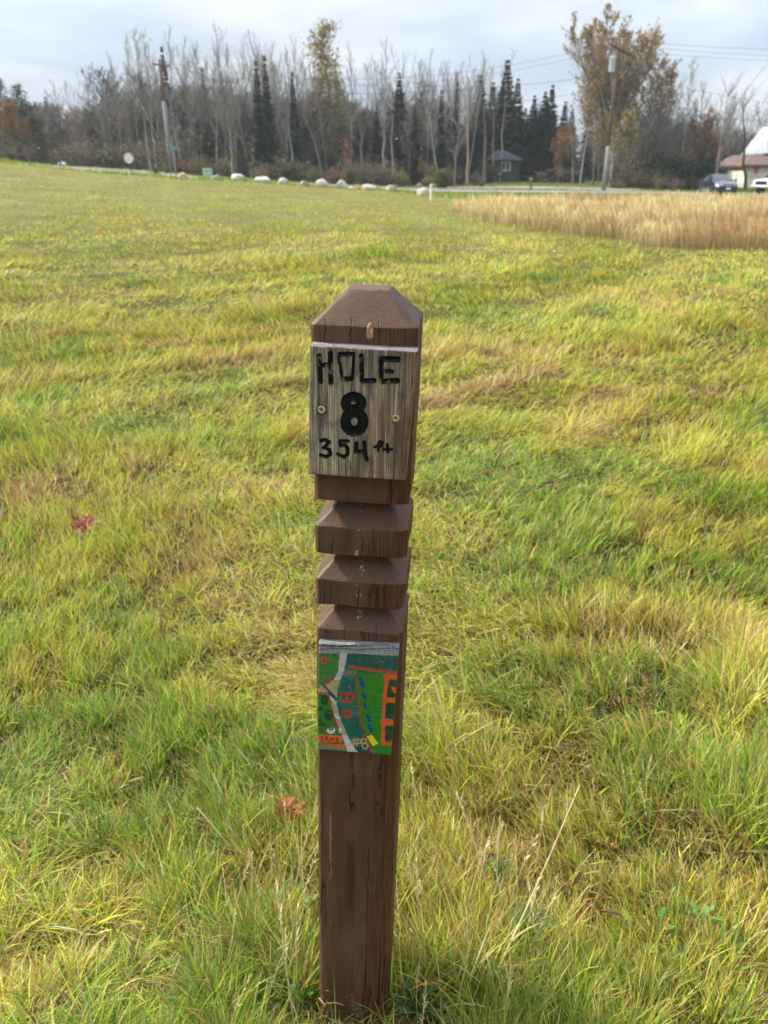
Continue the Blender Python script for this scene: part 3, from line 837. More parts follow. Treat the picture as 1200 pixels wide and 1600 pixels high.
PB = BASE[:2]
def grass_field():
    rng = np.random.default_rng(11)
    N = 640000
    d = 0.80 * (60 / 0.80) ** rng.random(N)
    half = 0.56 + 0.30 * np.exp(-(d - 0.8) / 2.2)
    ph = (rng.random(N) * 2 - 1) * half
    x = d * np.sin(ph); y = d * np.cos(ph)
    # gather blades into tussocks
    cell = np.where(d < 6, 0.055, 0.0)
    tx = (rng.random(N) < 0.55) & (d < 9)
    gx = np.round(x / 0.075) * 0.075; gy = np.round(y / 0.075) * 0.075
    hx = (vnoise(gx * 133.1, gy * 97.7, 3) - 0.5) * 0.075; hy = (vnoise(gx * 77.3, gy * 151.1, 4) - 0.5) * 0.075
    sp = 0.016
    x = np.where(tx, gx + hx + rng.normal(0, sp, N), x); y = np.where(tx, gy + hy + rng.normal(0, sp, N), y)
    d = np.hypot(x, y)
    keep = (y > 0.3) & (y < 56) & ~in_tg(x, y)
    # nothing grows inside the post
    lx = (x - PB[0]) * PU[0] + (y - PB[1]) * PU[1]; ly = (x - PB[0]) * PV[0] + (y - PB[1]) * PV[1]
    keep &= ~((np.abs(lx) < 0.073) & (np.abs(ly) < 0.073))
    x, y, d, tx, gx, gy = [a[keep] for a in (x, y, d, tx, gx, gy)]
    n = len(x); z = tz(x, y) - 0.006
    g = field_green(x, y) + 0.16 * sstep(0.1, -0.5, x) * sstep(3.2, 1.6, y) - 0.12 * sstep(0.3, 0.9, x) * sstep(4.5, 2.0, y)
    # bare or beaten-down hollows and long tufts
    hn = fbm(x * 1.55, y * 1.55, 201, 3); hn2 = fbm(x * 4.6, y * 4.6, 221, 2)
    rr = rows(x, y)
    row = np.abs(((rr / 1.05) % 1.0) - 0.5) * 2           # 0 = windrow line between two passes
    rowamt = np.clip((d - 2.6) / 3, 0, 1) * (1 - 0.75 * np.clip((d - 8) / 14, 0, 1))
    rid = np.exp(-(row / 0.22) ** 2) * rowamt * (0.35 + 0.65 * (fbm(x * 0.35, y * 0.35, 301, 2) > 0.45))
    longt = sstep(0.55, 0.72, hn)
    L = (0.050 + 0.062 * rng.random(n)) * (0.62 + 0.75 * hn + 0.55 * hn2) * (1 + 0.75 * longt) * (1 + 1.35 * rid)
    far = np.clip((d - 8) / 30, 0, 1); L *= 1 - 0.52 * far; L *= 1.02
    gap = fbm(x * 8.5, y * 8.5, 611, 2); gapm = np.clip((0.50 - gap) / 0.12, 0, 1) * np.clip(1.3 - d / 9, 0, 1)
    dp = np.hypot(x - PB[0], y - PB[1]); un = np.exp(-(dp / 0.42) ** 2)
    L *= 1 + 1.0 * un * rng.random(n)
    front = (dp < 0.26) & (ly < 0.03) if False else ((dp < 0.27) & (y < PB[1] - 0.05))
    L *= np.where(front, 0.20 + 0.5 * (rng.random(n) < 0.03), 1.0)
    # lie of the grass
    fl = (fbm(x * 0.42, y * 0.42, 401, 2) - 0.5) * 9.0 + (fbm(x * 1.7, y * 1.7, 421, 2) - 0.5) * 3.5
    mow = np.arctan2(y - GC[1], x - GC[0]) + math.pi / 2 + math.pi * (np.floor(rr / 2.1) % 2)
    az = fl + 0.9 + rng.normal(0, 1.15, n)
    mowed = rng.random(n) < 0.80 * np.clip((d - 3.5) / 7, 0, 1)
    az = np.where(mowed, mow + rng.normal(0, 0.45, n), az)
    flat = 0.45 + 0.75 * sstep(0.42, 0.60, fbm(x * 0.9, y * 0.9, 441, 3))
    t0 = np.clip(rng.normal(0.30, 0.22, n) + 0.35 * (flat - 0.5), 0.0, 1.2)
    t0 = np.where(mowed, np.clip(t0 + 0.35, 0.2, 1.2), t0)
    t1 = np.clip(t0 + rng.normal(0.95, 0.40, n) * flat + 0.15, 0.1, 2.1)
    # colour of every blade
    r1 = rng.random(n); pick = rng.integers(0, 4, n)
    gg = 0.5 + (g - 0.5) * (1 - 0.35 * np.clip((d - 6) / 10, 0, 1)) - 0.22 * rid + rng.normal(0, 0.20, n) - 0.08 * far + 0.10 * (dp < 0.9)
    w_far = far
    col = np.where((gg > 0.52 + 0.08 * np.clip((d - 2) / 4, 0, 1))[:, None], GREEN[pick], YELL[pick])
    st = (gg < 0.17) | (r1 < 0.12 + 0.13 * np.clip((4.5 - d) / 2.5, 0, 1) * sstep(-0.7, 0.4, x + 0.5 * (y < 1.7)))
    col = np.where(st[:, None], STRAW[rng.integers(0, 6, n)], col)
    thatch = rng.random(n) < 0.20
    col = np.where(thatch[:, None], STRAW[rng.integers(0, 6, n)] * 0.5, col)  # dead blades at half tone, so gaps in the turf read as shaded
    L = np.where(thatch, L * 0.8, L); t0 = np.where(thatch, 1.05 + 0.3 * rng.random(n), t0); t1 = np.where(thatch, 1.5 + 0.25 * rng.random(n), t1)
    # the tips turn first
    tip = col * 0.55 + STRAW[rng.integers(0, 3, n)] * 0.45
    tipd = np.where((rng.random(n) < 0.45)[:, None], tip, col)
    jit = np.exp(rng.normal(0, 0.30, n))[:, None]
    col = np.clip(col * jit, 0, 0.7); tipd = np.clip(tipd * jit, 0, 0.7)
    dist = np.hypot(d, CAM_H)
    wd = np.maximum(0.0022 + 0.0036 * rng.random(n) ** 2, 0.00105 * dist)
    wd = np.where((rng.random(n) < 0.05) & (d < 4), wd * 1.9, wd)
    L = L * (1 - 0.45 * gapm)
    cut = rng.random(n) < 0.45 * gapm
    L = np.where(cut, L * 0.25, L)
    zt = z + np.where(thatch, 0.006 + 0.03 * rng.random(n), 0)
    packs = []
    for lo, hi, seg in ((0, 3.6, 4), (3.6, 9, 3), (9, 22, 2), (22, 99, 1)):
        m = (d >= lo) & (d < hi)
        packs.append(blades(x[m], y[m], zt[m], L[m], wd[m], az[m], t0[m], t1[m], col[m], seg, rng, tipd[m], wrot=None))
    collect('grass', packs, M_GRASS, 'stuff')
grass_field()

def lawn_far():
    """longer, greener verge behind the stones and the strip under the wood"""
    rng = np.random.default_rng(12); N = 46000
    y = 55.0 + 50 * rng.random(N) ** 1.5; a = (rng.random(N) * 2 - 1) * 0.72; x = a * y
    px = a
    inroad = (y > 60.5) & (y < 71)
    keep = ~inroad & ~in_tg(x, y)
    x, y = x[keep], y[keep]; n = len(x); z = tz(x, y) - 0.02
    verge = y < 61
    L = np.where(verge, 0.16 + 0.28 * rng.random(n) * (fbm(x * 0.5, y * 0.5, 5, 2) > 0.45), 0.10 + 0.10 * rng.random(n))
    pick = rng.integers(0, 4, n)
    col = np.where((rng.random(n) < 0.6)[:, None], GREEN[pick] * 0.8, YELL[pick] * 0.75)
    col = np.where((rng.random(n) < 0.10)[:, None], STRAW[rng.integers(0, 6, n)], col)
    az = rng.random(n) * 6.28; t0 = 0.3 * rng.random(n); t1 = t0 + 0.7 * rng.random(n)
    collect('verge_grass', [blades(x, y, z, L, 0.05 + 0.04 * rng.random(n), az, t0, t1, col, 1, rng)], M_GRASS, 'stuff')
lawn_far()

def tall_grass():
    rng = np.random.default_rng(13); N = 330000
    x = 3 + 33 * rng.random(N); y = 16 + 29 * rng.random(N)
    wob_ = rng.normal(0, 0.35, N) + (fbm(x * 0.7, y * 0.7, 533, 2) - 0.5) * 2.4
    m = in_tg(x + wob_, y + rng.normal(0, 0.35, N)) & (rng.random(N) < np.clip((21.0 / y) ** 1.6, 0, 1.0))
    x, y = x[m], y[m]; n = len(x); z = tz(x, y) - 0.02
    clump = fbm(x * 0.45, y * 0.45, 501, 3); cl2 = fbm(x * 2.2, y * 2.2, 511, 2)
    L = (0.37 + 0.30 * rng.random(n)) * (0.62 + 0.75 * clump) * (0.70 + 0.6 * cl2)
    short = rng.random(n) < 0.35; L = np.where(short, L * 0.62, L)
    DRY = np.array([[0.66, 0.51, 0.255], [0.58, 0.42, 0.185], [0.72, 0.59, 0.340], [0.50, 0.335, 0.130], [0.62, 0.46, 0.215]])
    rust = fbm(x * 0.30 + 9, y * 0.30, 521, 3)
    col = DRY[rng.integers(0, 5, n)]
    RUST = np.array([0.30, 0.165, 0.075])
    k = (sstep(0.50, 0.66, rust) * 0.55)[:, None]
    base = col * (1 - k) + RUST * k
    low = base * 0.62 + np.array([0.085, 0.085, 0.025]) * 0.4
    gre = (rng.random(n) < 0.22) & short
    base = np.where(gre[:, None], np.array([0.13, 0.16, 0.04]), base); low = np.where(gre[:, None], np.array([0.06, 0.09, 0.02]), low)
    jit = np.exp(rng.normal(0, 0.18, n))[:, None]
    base *= jit; low *= jit
    az = 2.6 + (clump - 0.5) * 6 + rng.normal(0, 0.9, n)
    t0 = np.abs(rng.normal(0.05, 0.08, n)); t1 = t0 + np.abs(rng.normal(0.28, 0.2, n))
    wd = np.maximum(0.010, 0.00062 * y) * (0.8 + 0.6 * rng.random(n))
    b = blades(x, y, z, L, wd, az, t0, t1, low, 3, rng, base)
    # seed heads: a wider feathery blade on the tip of one stem in four
    s = (~short) & (rng.random(n) < 0.5)
    xs, ys, Ls, az_s, t0s, t1s = x[s], y[s], L[s], az[s], t0[s], t1[s]
    q = Ls / 3; hx, hy, hz = xs.copy(), ys.copy(), z[s].copy()
    for kk in range(2):
        th = t0s + (t1s - t0s) * ((kk + 0.5) / 3)
        hx += np.cos(az_s) * np.sin(th) * q; hy += np.sin(az_s) * np.sin(th) * q; hz += np.cos(th) * q
    head = blades(hx, hy, hz, Ls * 0.42, wd[s] * 1.9, az_s, t0s + 0.1, t1s + 0.25, np.clip(base[s] * 1.12, 0, 0.7), 3, rng, np.clip(base[s] * 1.25, 0, .75))
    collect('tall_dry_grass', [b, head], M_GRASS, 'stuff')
tall_grass()

# ------------------------------------------------------------------ things lying and standing in the near grass
M_LEAF = leafmat('leaf', 0.25, 0.5, 0.3)
def gpoint(px, py, lift=0.0):
    p = ground(px, py); return (p[0], p[1], float(tz(p[0], p[1])) + lift)

def stalk(px0, py0, px1, py1, dy, name, label, head=0.35, bend=0.02, leaf=None, col=(0.50, 0.41, 0.22), hw=0.004, group=None, r=0.0009):
    """a dry stem rooted where pixel 0 meets the ground; its tip stands dy metres beyond the root"""
    b = np.array(gpoint(px0, py0, -0.01)); t = at(px1, py1, b[1] + dy)
    t[2] = max(t[2], b[2] + 0.03)
    rng = random.Random(int(px0 * 7 + py1))
    root_ = empty(name, tuple(b), 0, label, 'grass stalk', group)
    d = t - b; n = 9; pts = []
    sx = rng.uniform(-1, 1) * bend
    for i in range(n + 1):
        f = i / n; bow = math.sin(math.pi * f) * bend
        pts.append((d[0] * f + bow * 0.8 * (1 if sx > 0 else -1), d[1] * f, d[2] * f + bow))
    mt = M_STRAW if col is None or col[0] > 0.3 else M_BROWNSTEM
    MB().tube(pts, [r * (1.25 - 0.75 * i / n) for i in range(n + 1)], 5).build('stem', mt, root_, True)
    if head:
        m = MB(); i0 = 1 - head
        for k in range(int(34 * head) + 8):
            f = i0 + head * rng.random() * 1.0
            a = pts[min(int(f * n), n - 1)]; bb = pts[min(int(f * n) + 1, n)]; g = f * n - int(f * n)
            c = Vector(a).lerp(Vector(bb), g)
            ax = (Vector(bb) - Vector(a)).normalized()
            pr = Vector((rng.uniform(-1, 1), rng.uniform(-1, 1), rng.uniform(-.4, .8))).normalized()
            e = c + (ax * rng.uniform(.5, 1.0) + pr * rng.uniform(.25, .7)) * hw * 2.2
            side = ax.cross(pr).normalized() * hw * 0.22
            mid = c.lerp(e, 0.45)
            m.add([c, mid + side, e, mid - side], [(0, 1, 2, 3)])
        m.build('seed_head', M_STRAW, root_)
    if leaf:
        rng2 = np.random.default_rng(int(px0))
        for f, Ln_, ang in leaf:
            i = int(f * n); p = pts[i]
            v, q, tr, c = blades(np.array([p[0]]), np.array([p[1]]), np.array([p[2]]), np.array([Ln_]), np.array([0.005]), np.array([ang]), np.array([0.5]), np.array([1.3]), np.array([[0.46, 0.37, 0.15]]), 5, rng2, wrot=np.array([0.2]))
            link('leaf', np_mesh('leaf', v, [q, tr], M_GRASS, c), root_)
    return root_
M_STRAW = leafmat('dry_straw', 0.2, 0.6, 0.2, 'x', (0.60, 0.50, 0.27), 0.22, 40)
M_BROWNSTEM = leafmat('brown_stem', 0.1, 0.7, 0.2, 'x', (0.10, 0.06, 0.035), 0.4, 60)

stalk(735, 1600, 906, 1226, 0.24, 'grass_stalk', 'long pale straw stalk leaning far right of the post, the tallest in the grass', 0.26, 0.010, [(0.42, 0.085, 0.1), (0.40, 0.06, 2.8)], r=0.0021)
stalk(775, 1440, 714, 1243, 0.12, 'grass_stalk', 'straw stalk with a pale feathery tip, leaning left towards the post', 0.30, 0.008, r=0.0018, hw=0.006)
stalk(400, 1375, 308, 1262, 0.10, 'grass_stalk', 'straight pale stalk leaning left in the grass well left of the post', 0.45, 0.004, r=0.0019, hw=0.004)
stalk(462, 1430, 438, 1226, 0.06, 'grass_stalk', 'straw stalk with open spikelets in front of the red oak leaf', 0.30, 0.006, r=0.0010, hw=0.006)
stalk(338, 1560, 368, 1420, 0.06, 'grass_stalk', 'short stalk with a thick pale nodding head, lower left of the post', 0.45, 0.010, r=0.0012, hw=0.004)
stalk(468, 1590, 465, 1410, 0.08, 'grass_stalk', 'thin upright stalk with branching seed sprays beside the left foot of the post', 0.55, 0.006, r=0.0009, hw=0.008)
stalk(440, 1560, 430, 1380, 0.08, 'grass_stalk', 'thin forked stalk halfway between the left clover and the post', 0.5, 0.012, r=0.0008, hw=0.008)
stalk(655, 1360, 642, 1195, 0.10, 'grass_stalk', 'thin stalk with a few oat-like spikelets just right of the painted map', 0.28, 0.006, r=0.0009, hw=0.007)
stalk(705, 1585, 640, 1450, 0.10, 'grass_stalk', 'yellow green stalk with a long blade, leaning onto the right side of the post', 0.0, 0.008, [(0.5, 0.11, 2.6), (0.7, 0.09, 2.2)], r=0.0014)
stalk(722, 1590, 760, 1480, 0.06, 'grass_stalk', 'jointed straw stem forking low at the right of the post', 0.0, 0.004, [(0.8, 0.08, 0.3), (0.9, 0.05, 2.0)], r=0.0013)
stalk(690, 1600, 680, 1480, 0.05, 'grass_stalk', 'broken tan stem among the dry bundle right of the post', 0.0, 0.004, r=0.0015)
stalk(800, 1500, 806, 1335, 0.12, 'grass_stalk', 'slim upright straw stem right of the post, behind the dark weeds', 0.0, 0.008, r=0.0010)

rng = random.Random(77)
for k in range(64):
    px = rng.choice([rng.uniform(345, 490), rng.uniform(625, 820), rng.uniform(625, 880)]); py = rng.uniform(1390, 1660)
    stalk(px, py, px + rng.uniform(-50, 50), py - rng.uniform(70, 170), rng.uniform(.0, .12), 'grass_stalk', 'thin dry wisp of straw in the long grass round the foot of the post',
          rng.choice([0.0, 0.3, 0.5]), 0.008, r=rng.uniform(.0008, .0014), hw=rng.uniform(.004, .008), group='dry wisps round the post')

def leaf_mesh(outline, size, curl, seed, col, col2, veins=True, stem=0.35):
    """flat outline (list of x,y, y along the midrib) -> curled leaf with a stalk"""
    r = np.random.default_rng(seed)
    P = np.array(outline) * size
    # radial fan with an inner ring so that the blade can curl
    c = np.array([0, np.mean(P[:, 1])])
    rings = [P, P * 0.0 + c + (P - c) * 0.66, c + (P - c) * 0.33]
    n = len(P); V = []; C = []
    for k, ring in enumerate(rings):
        for i, (x, y) in enumerate(ring):
            z = curl * ((x / size) ** 2 * 0.9 - ((y / size) - 0.5) ** 2 * 0.5) * size + r.normal(0, 0.012) * size
            V.append((x, y, z)); f = r.random(); C.append(np.array(col) * (1 - f) + np.array(col2) * f)
    V.append((c[0], c[1], 0)); C.append(np.array(col))
    Q = []; T = []
    for k in range(2):
        for i in range(n):
            j = (i + 1) % n; Q.append((k * n + i, k * n + j, (k + 1) * n + j, (k + 1) * n + i))
    for i in range(n): T.append((2 * n + i, 2 * n + (i + 1) % n, 3 * n))
    return np_mesh('blade', np.array(V), [np.array(Q), np.array(T)], M_LEAF, np.array(C), smooth=True)

OAK = [(0, 0), (.10, .06), (.20, .10), (.13, .22), (.22, .27), (.34, .27), (.40, .36), (.28, .40), (.17, .43), (.27, .50), (.42, .53), (.44, .63), (.30, .62), (.16, .63), (.24, .74), (.26, .85), (.15, .82), (.07, .84), (.0, 1.0)]
OAK = OAK + [(-x, y) for x, y in OAK[-2:0:-1]]
LANCE = [(0, 0), (.06, .15), (.11, .35), (.12, .55), (.09, .75), (.04, .92), (0, 1), (-.04, .92), (-.09, .75), (-.12, .55), (-.11, .35), (-.06, .15)]
FORB = [(0, 0), (.05, .2), (.20, .28), (.11, .38), (.27, .52), (.13, .58), (.24, .76), (.10, .78), (.09, .9), (0, 1), (-.09, .9), (-.10, .78), (-.24, .76), (-.13, .58), (-.27, .52), (-.11, .38), (-.20, .28), (-.05, .2)]

def lying(px, py, name, label, cat, outline, size, col, col2, rot, lift, curl=0.5, group=None, seed=1, stemlen=0.25):
    p = gpoint(px, py, lift)
    r_ = empty(name, p, 0, label, cat, group); r_.rotation_euler = rot
    link('blade', leaf_mesh(outline, size, curl, seed, col, col2), r_)
    MB().tube([(0, 0.02 * size, 0.002), (0, -stemlen * size * .5, 0.004), (0.03 * size, -stemlen * size, 0.012)], [0.0011, 0.0010, 0.0008], 5).build('leaf_stalk', M_BROWNSTEM, r_, True)
    MB().tube([(0, 0, 0.0008), (0, 0.5 * size, curl * 0.02 * size + .0012), (0, 0.95 * size, -curl * 0.08 * size)], [0.0010, 0.0008, 0.0004], 4).build('midrib', M_RIB, r_, True)
    return r_
M_RIB = simple('red_midrib', (0.30, 0.07, 0.03), 0.6)
lying(125, 856, 'fallen_leaf', 'deep red oak leaf held up in the grass, far left of the post', 'leaf', OAK, 0.17, (0.115, 0.012, 0.008), (0.19, 0.022, 0.012), (R(12), R(4), R(-8)), 0.075, 0.5, seed=4)
lying(458, 1325, 'fallen_leaf', 'orange red oak leaf lying in the grass just left of the post', 'leaf', OAK, 0.095, (0.22, 0.048, 0.013), (0.34, 0.105, 0.026), (R(34), R(14), R(28)), 0.068, 1.6, seed=6)
for k, (px, py, rz, s, lift) in enumerate([(375, 1362, 80, .05, .05), (395, 1320, -60, .05, .06), (388, 1318, 100, .035, .05), (372, 1320, 210, .05, .05), (440, 1300, 10, .05, .05), (452, 1330, 140, .045, .05),
        (475, 1342, -40, .05, .05), (398, 1395, 170, .05, .03), (490, 1362, 85, .04, .05), (450, 1500, 85, .05, .05), (470, 1570, 95, .05, .05), (410, 1520, 70, .04, .04)]):
    lying(px, py, 'dead_leaf', 'narrow purple brown dead leaf caught in the grass left of the post', 'leaf',
          LANCE, s * 0.95, (0.034, 0.023, 0.016), (0.080, 0.055, 0.038), (R(rng.uniform(10, 50)), R(rng.uniform(-40, 40)), R(rz)), lift + .01, 0.9, 'dark dead leaves left of the post', seed=20 + k, stemlen=0.5)
for k, (px, py, rz, s, lift) in enumerate([(780, 1372, 80, .05, .06), (772, 1368, 30, .04, .06), (760, 1465, 85, .06, .05), (745, 1462, 100, .05, .05), (838, 1440, 10, .05, .06), (842, 1470, -15, .04, .05),
        (890, 1418, -20, .045, .06), (885, 1440, 15, .05, .05), (930, 1450, -120, .06, .05), (905, 1500, 120, .06, .05), (640, 1545, 85, .05, .06), (655, 1550, 60, .05, .05)]):
    lying(px, py, 'dead_leaf', 'narrow blackish dead leaf caught in the grass right of the post', 'leaf',
          LANCE, s * 0.95, (0.032, 0.022, 0.015), (0.075, 0.052, 0.036), (R(rng.uniform(10, 55)), R(rng.uniform(-50, 50)), R(rz)), lift + .01, 0.9, 'dark dead leaves right of the post', seed=60 + k, stemlen=0.5)
# leafy weeds
def weed(px, py, label, n, size, col, col2, outline=FORB, up=0.06, seed=1, spread=0.5, group=None):
    p = gpoint(px, py, 0.0); r_ = empty('weed', p, 0, label, 'weed', group); rg_ = random.Random(seed)
    st = MB()
    for k in range(n):
        a = 2 * math.pi * k / n * 1.618 + rg_.uniform(-.3, .3); h = up * rg_.uniform(.5, 1.3); q = rg_.uniform(.3, 1) * spread * size
        pos = (math.cos(a) * q, math.sin(a) * q, h)
        st.tube([(0, 0, -0.01), (pos[0] * .4, pos[1] * .4, h * .7), pos], [.0012, .001, .0008], 4)
        o = link('leaf', leaf_mesh(outline, size * rg_.uniform(.7, 1.15), 0.35, seed * 50 + k, col, col2), r_)
        o.location = pos; o.rotation_euler = (R(rg_.uniform(5, 45)), R(rg_.uniform(-15, 15)), a - math.pi / 2)
    st.build('stems', M_GSTEM, r_, True)
M_GSTEM = leafmat('green_stem', 0.1, 0.6, 0.2, 'x', (0.10, 0.16, 0.05), 0.2, 30)
LG, LG2 = (0.085, 0.19, 0.030), (0.14, 0.26, 0.045)
weed(1088, 1468, 'bright green jagged leafed weed, the right one of the pair low at right', 7, 0.038, LG, LG2, seed=2, up=.07)
weed(1024, 1478, 'pale green jagged leafed weed, the middle one low at right', 7, 0.032, LG, LG2, seed=3, up=.06)
weed(990, 1490, 'yellow green jagged leafed weed, the left one low at right', 6, 0.045, (0.17, 0.24, 0.03), (0.26, 0.30, 0.04), seed=4, up=.06)
weed(478, 1370, 'small round leafed green weed touching the left edge of the post', 10, 0.022, (0.07, 0.17, 0.035), (0.12, 0.25, 0.05), LANCE, .05, 5, 1.4)
weed(455, 1440, 'patch of small clover-like leaves left of the post', 30, 0.016, (0.07, 0.17, 0.04), (0.13, 0.25, 0.07), [(x * 2.6, y) for x, y in LANCE], .05, 6, 3.6)
weed(450, 1545, 'low clover-like patch at the lower left foot of the post', 30, 0.016, (0.06, 0.15, 0.04), (0.11, 0.22, 0.07), [(x * 2.6, y) for x, y in LANCE], .06, 7, 2.8)
weed(650, 1600, 'dark green feathery weed at the right foot of the post', 44, 0.022, (0.035, 0.10, 0.030), (0.07, 0.15, 0.05), LANCE, .08, 8, 2.0)
weed(750, 1560, 'deep green low weed in the shade of the dry stems right of the post', 26, 0.034, (0.04, 0.12, 0.02), (0.07, 0.17, 0.03), LANCE, .05, 9, 2.0)
weed(820, 1500, 'grey green sagewort sprig right of the post', 60, 0.014, (0.10, 0.15, 0.07), (0.16, 0.21, 0.11), FORB, .12, 10, 3.0)
for k in range(16):
    wx_, wy_ = rng.choice([(rng.uniform(640, 900), rng.uniform(1480, 1590)), (rng.uniform(330, 480), rng.uniform(1380, 1590)), (rng.uniform(30, 1170), rng.uniform(1150, 1590))])
    weed(wx_, wy_, 'low broad leafed weed half buried in the near grass', rng.randint(7, 16), rng.uniform(.016, .03), (0.06, 0.16, 0.03), (0.13, 0.25, 0.05), rng.choice([[(x * 2.6, y) for x, y in LANCE], LANCE, FORB]), rng.uniform(.04, .07), 200 + k, 1.8, 'low weeds in the near grass')
weed(775, 1400, 'small grey green feathery sprig behind the dry stems right of the post', 50, 0.013, (0.10, 0.15, 0.07), (0.16, 0.21, 0.10), FORB, .10, 11, 2.6)
# ================================================================== TREES
def bark(name, c, var=0.35, scale=2.0):
    t = NT(name); co = t.geo()
    n1 = t.noise(t.vscale(co, 6, 6, 1.2), 1.0, 4, 0.65); n2 = t.noise(t.vscale(co, 1.2, 1.2, .5), 1.0, 2)
    col = t.mix(t.ramp(n1, 0.3, 0.7), tuple(x * (1 - var) for x in c), tuple(x * (1 + var) for x in c))
    col = t.mix(t.math('MULTIPLY', t.ramp(n2, 0.5, 0.7), 0.4), col, tuple(x * 0.55 for x in c))
    return t.done(t.bsdf(col, 0.9, t.bump(n1, 0.6, 0.03), 0.15))
M_BARK = bark('grey_bark', (0.180, 0.165, 0.140))
M_PALE = bark('pale_bark', (0.30, 0.28, 0.235), 0.25)
M_DARKB = bark('dark_bark', (0.100, 0.083, 0.066))
M_TWIG = simple('grey_twigs', (0.165, 0.155, 0.140), 0.9, 0.3, 0.3, 0.1, coord='Object')
M_TWIGB = simple('brown_twigs', (0.125, 0.111, 0.098), 0.9, 0.3, 0.3, 0.1)
M_FOL = leafmat('foliage', 0.30, 0.6, 0.15)

class TB:
    """triangle/quad collector with colours, for tree parts"""
    def __init__(s): s.V = []; s.Q = []; s.T = []; s.C = []
    def tube(s, pts, rad, n=3, col=(.1, .1, .1)):
        o = len(s.V)
        for i, p in enumerate(pts):
            a = (pts[min(i + 1, len(pts) - 1)] - pts[max(i - 1, 0)])
            if a.length < 1e-9: a = Vector((0, 0, 1))
            a.normalize()
            ref = Vector((1, 0, 0)) if abs(a.x) < 0.8 else Vector((0, 1, 0))
            u = a.cross(ref).normalized(); w_ = a.cross(u)
            for k in range(n):
                t = 2 * math.pi * k / n
                s.V.append(tuple(p + (u * math.cos(t) + w_ * math.sin(t)) * rad[i])); s.C.append(col)
        for i in range(len(pts) - 1):
            for k in range(n):
                k2 = (k + 1) % n
                s.Q.append((o + i * n + k, o + i * n + k2, o + (i + 1) * n + k2, o + (i + 1) * n + k))
    def twig(s, a, b, r, col=(.1, .1, .1)):
        """a thin tapering three sided spike"""
        o = len(s.V); d = (b - a)
        if d.length < 1e-6: return
        d.normalize(); ref = Vector((1, 0, 0)) if abs(d.x) < .8 else Vector((0, 1, 0))
        u = d.cross(ref).normalized(); w_ = d.cross(u)
        for k in range(3):
            t = 2.094 * k
            s.V.append(tuple(a + (u * math.cos(t) + w_ * math.sin(t)) * r)); s.C.append(col)
        s.V.append(tuple(b)); s.C.append(col)
        for k in range(3): s.T.append((o + k, o + (k + 1) % 3, o + 3))
    def leaf(s, c, size, rng, col, up=None):
        o = len(s.V)
        a = Vector((rng.gauss(0, 1), rng.gauss(0, 1), rng.gauss(0, 1))).normalized() if up is None else up
        b = a.orthogonal().normalized(); b.rotate(Matrix.Rotation(rng.uniform(0, 6.28), 3, a)) if False else None
        b = a.cross(Vector((rng.gauss(0, 1), rng.gauss(0, 1), rng.gauss(0, 1)))).normalized()
        h = size * rng.uniform(.6, 1.3); w_ = h * rng.uniform(.45, .7)
        for p in (c - a * h * .5, c + b * w_ * .5, c + a * h * .5, c - b * w_ * .5): s.V.append(tuple(p)); s.C.append(col)
        s.Q.append((o, o + 1, o + 2, o + 3))
    def mesh(s, name, mat):
        fl = [np.array(s.Q, dtype=np.int32).reshape(-1, 4), np.array(s.T, dtype=np.int32).reshape(-1, 3)]
        return np_mesh(name, np.array(s.V), fl, mat, np.array(s.C))
    def arrays(s):
        return np.array(s.V), np.array(s.Q, dtype=np.int64).reshape(-1, 4), np.array(s.T, dtype=np.int64).reshape(-1, 3), np.array(s.C)

def vary(rng, c, k=0.25):
    f = math.exp(rng.gauss(0, k)); g = rng.gauss(0, 0.06)
    return (max(0, c[0] * f * (1 + g)), max(0, c[1] * f), max(0, c[2] * f * (1 - g)))

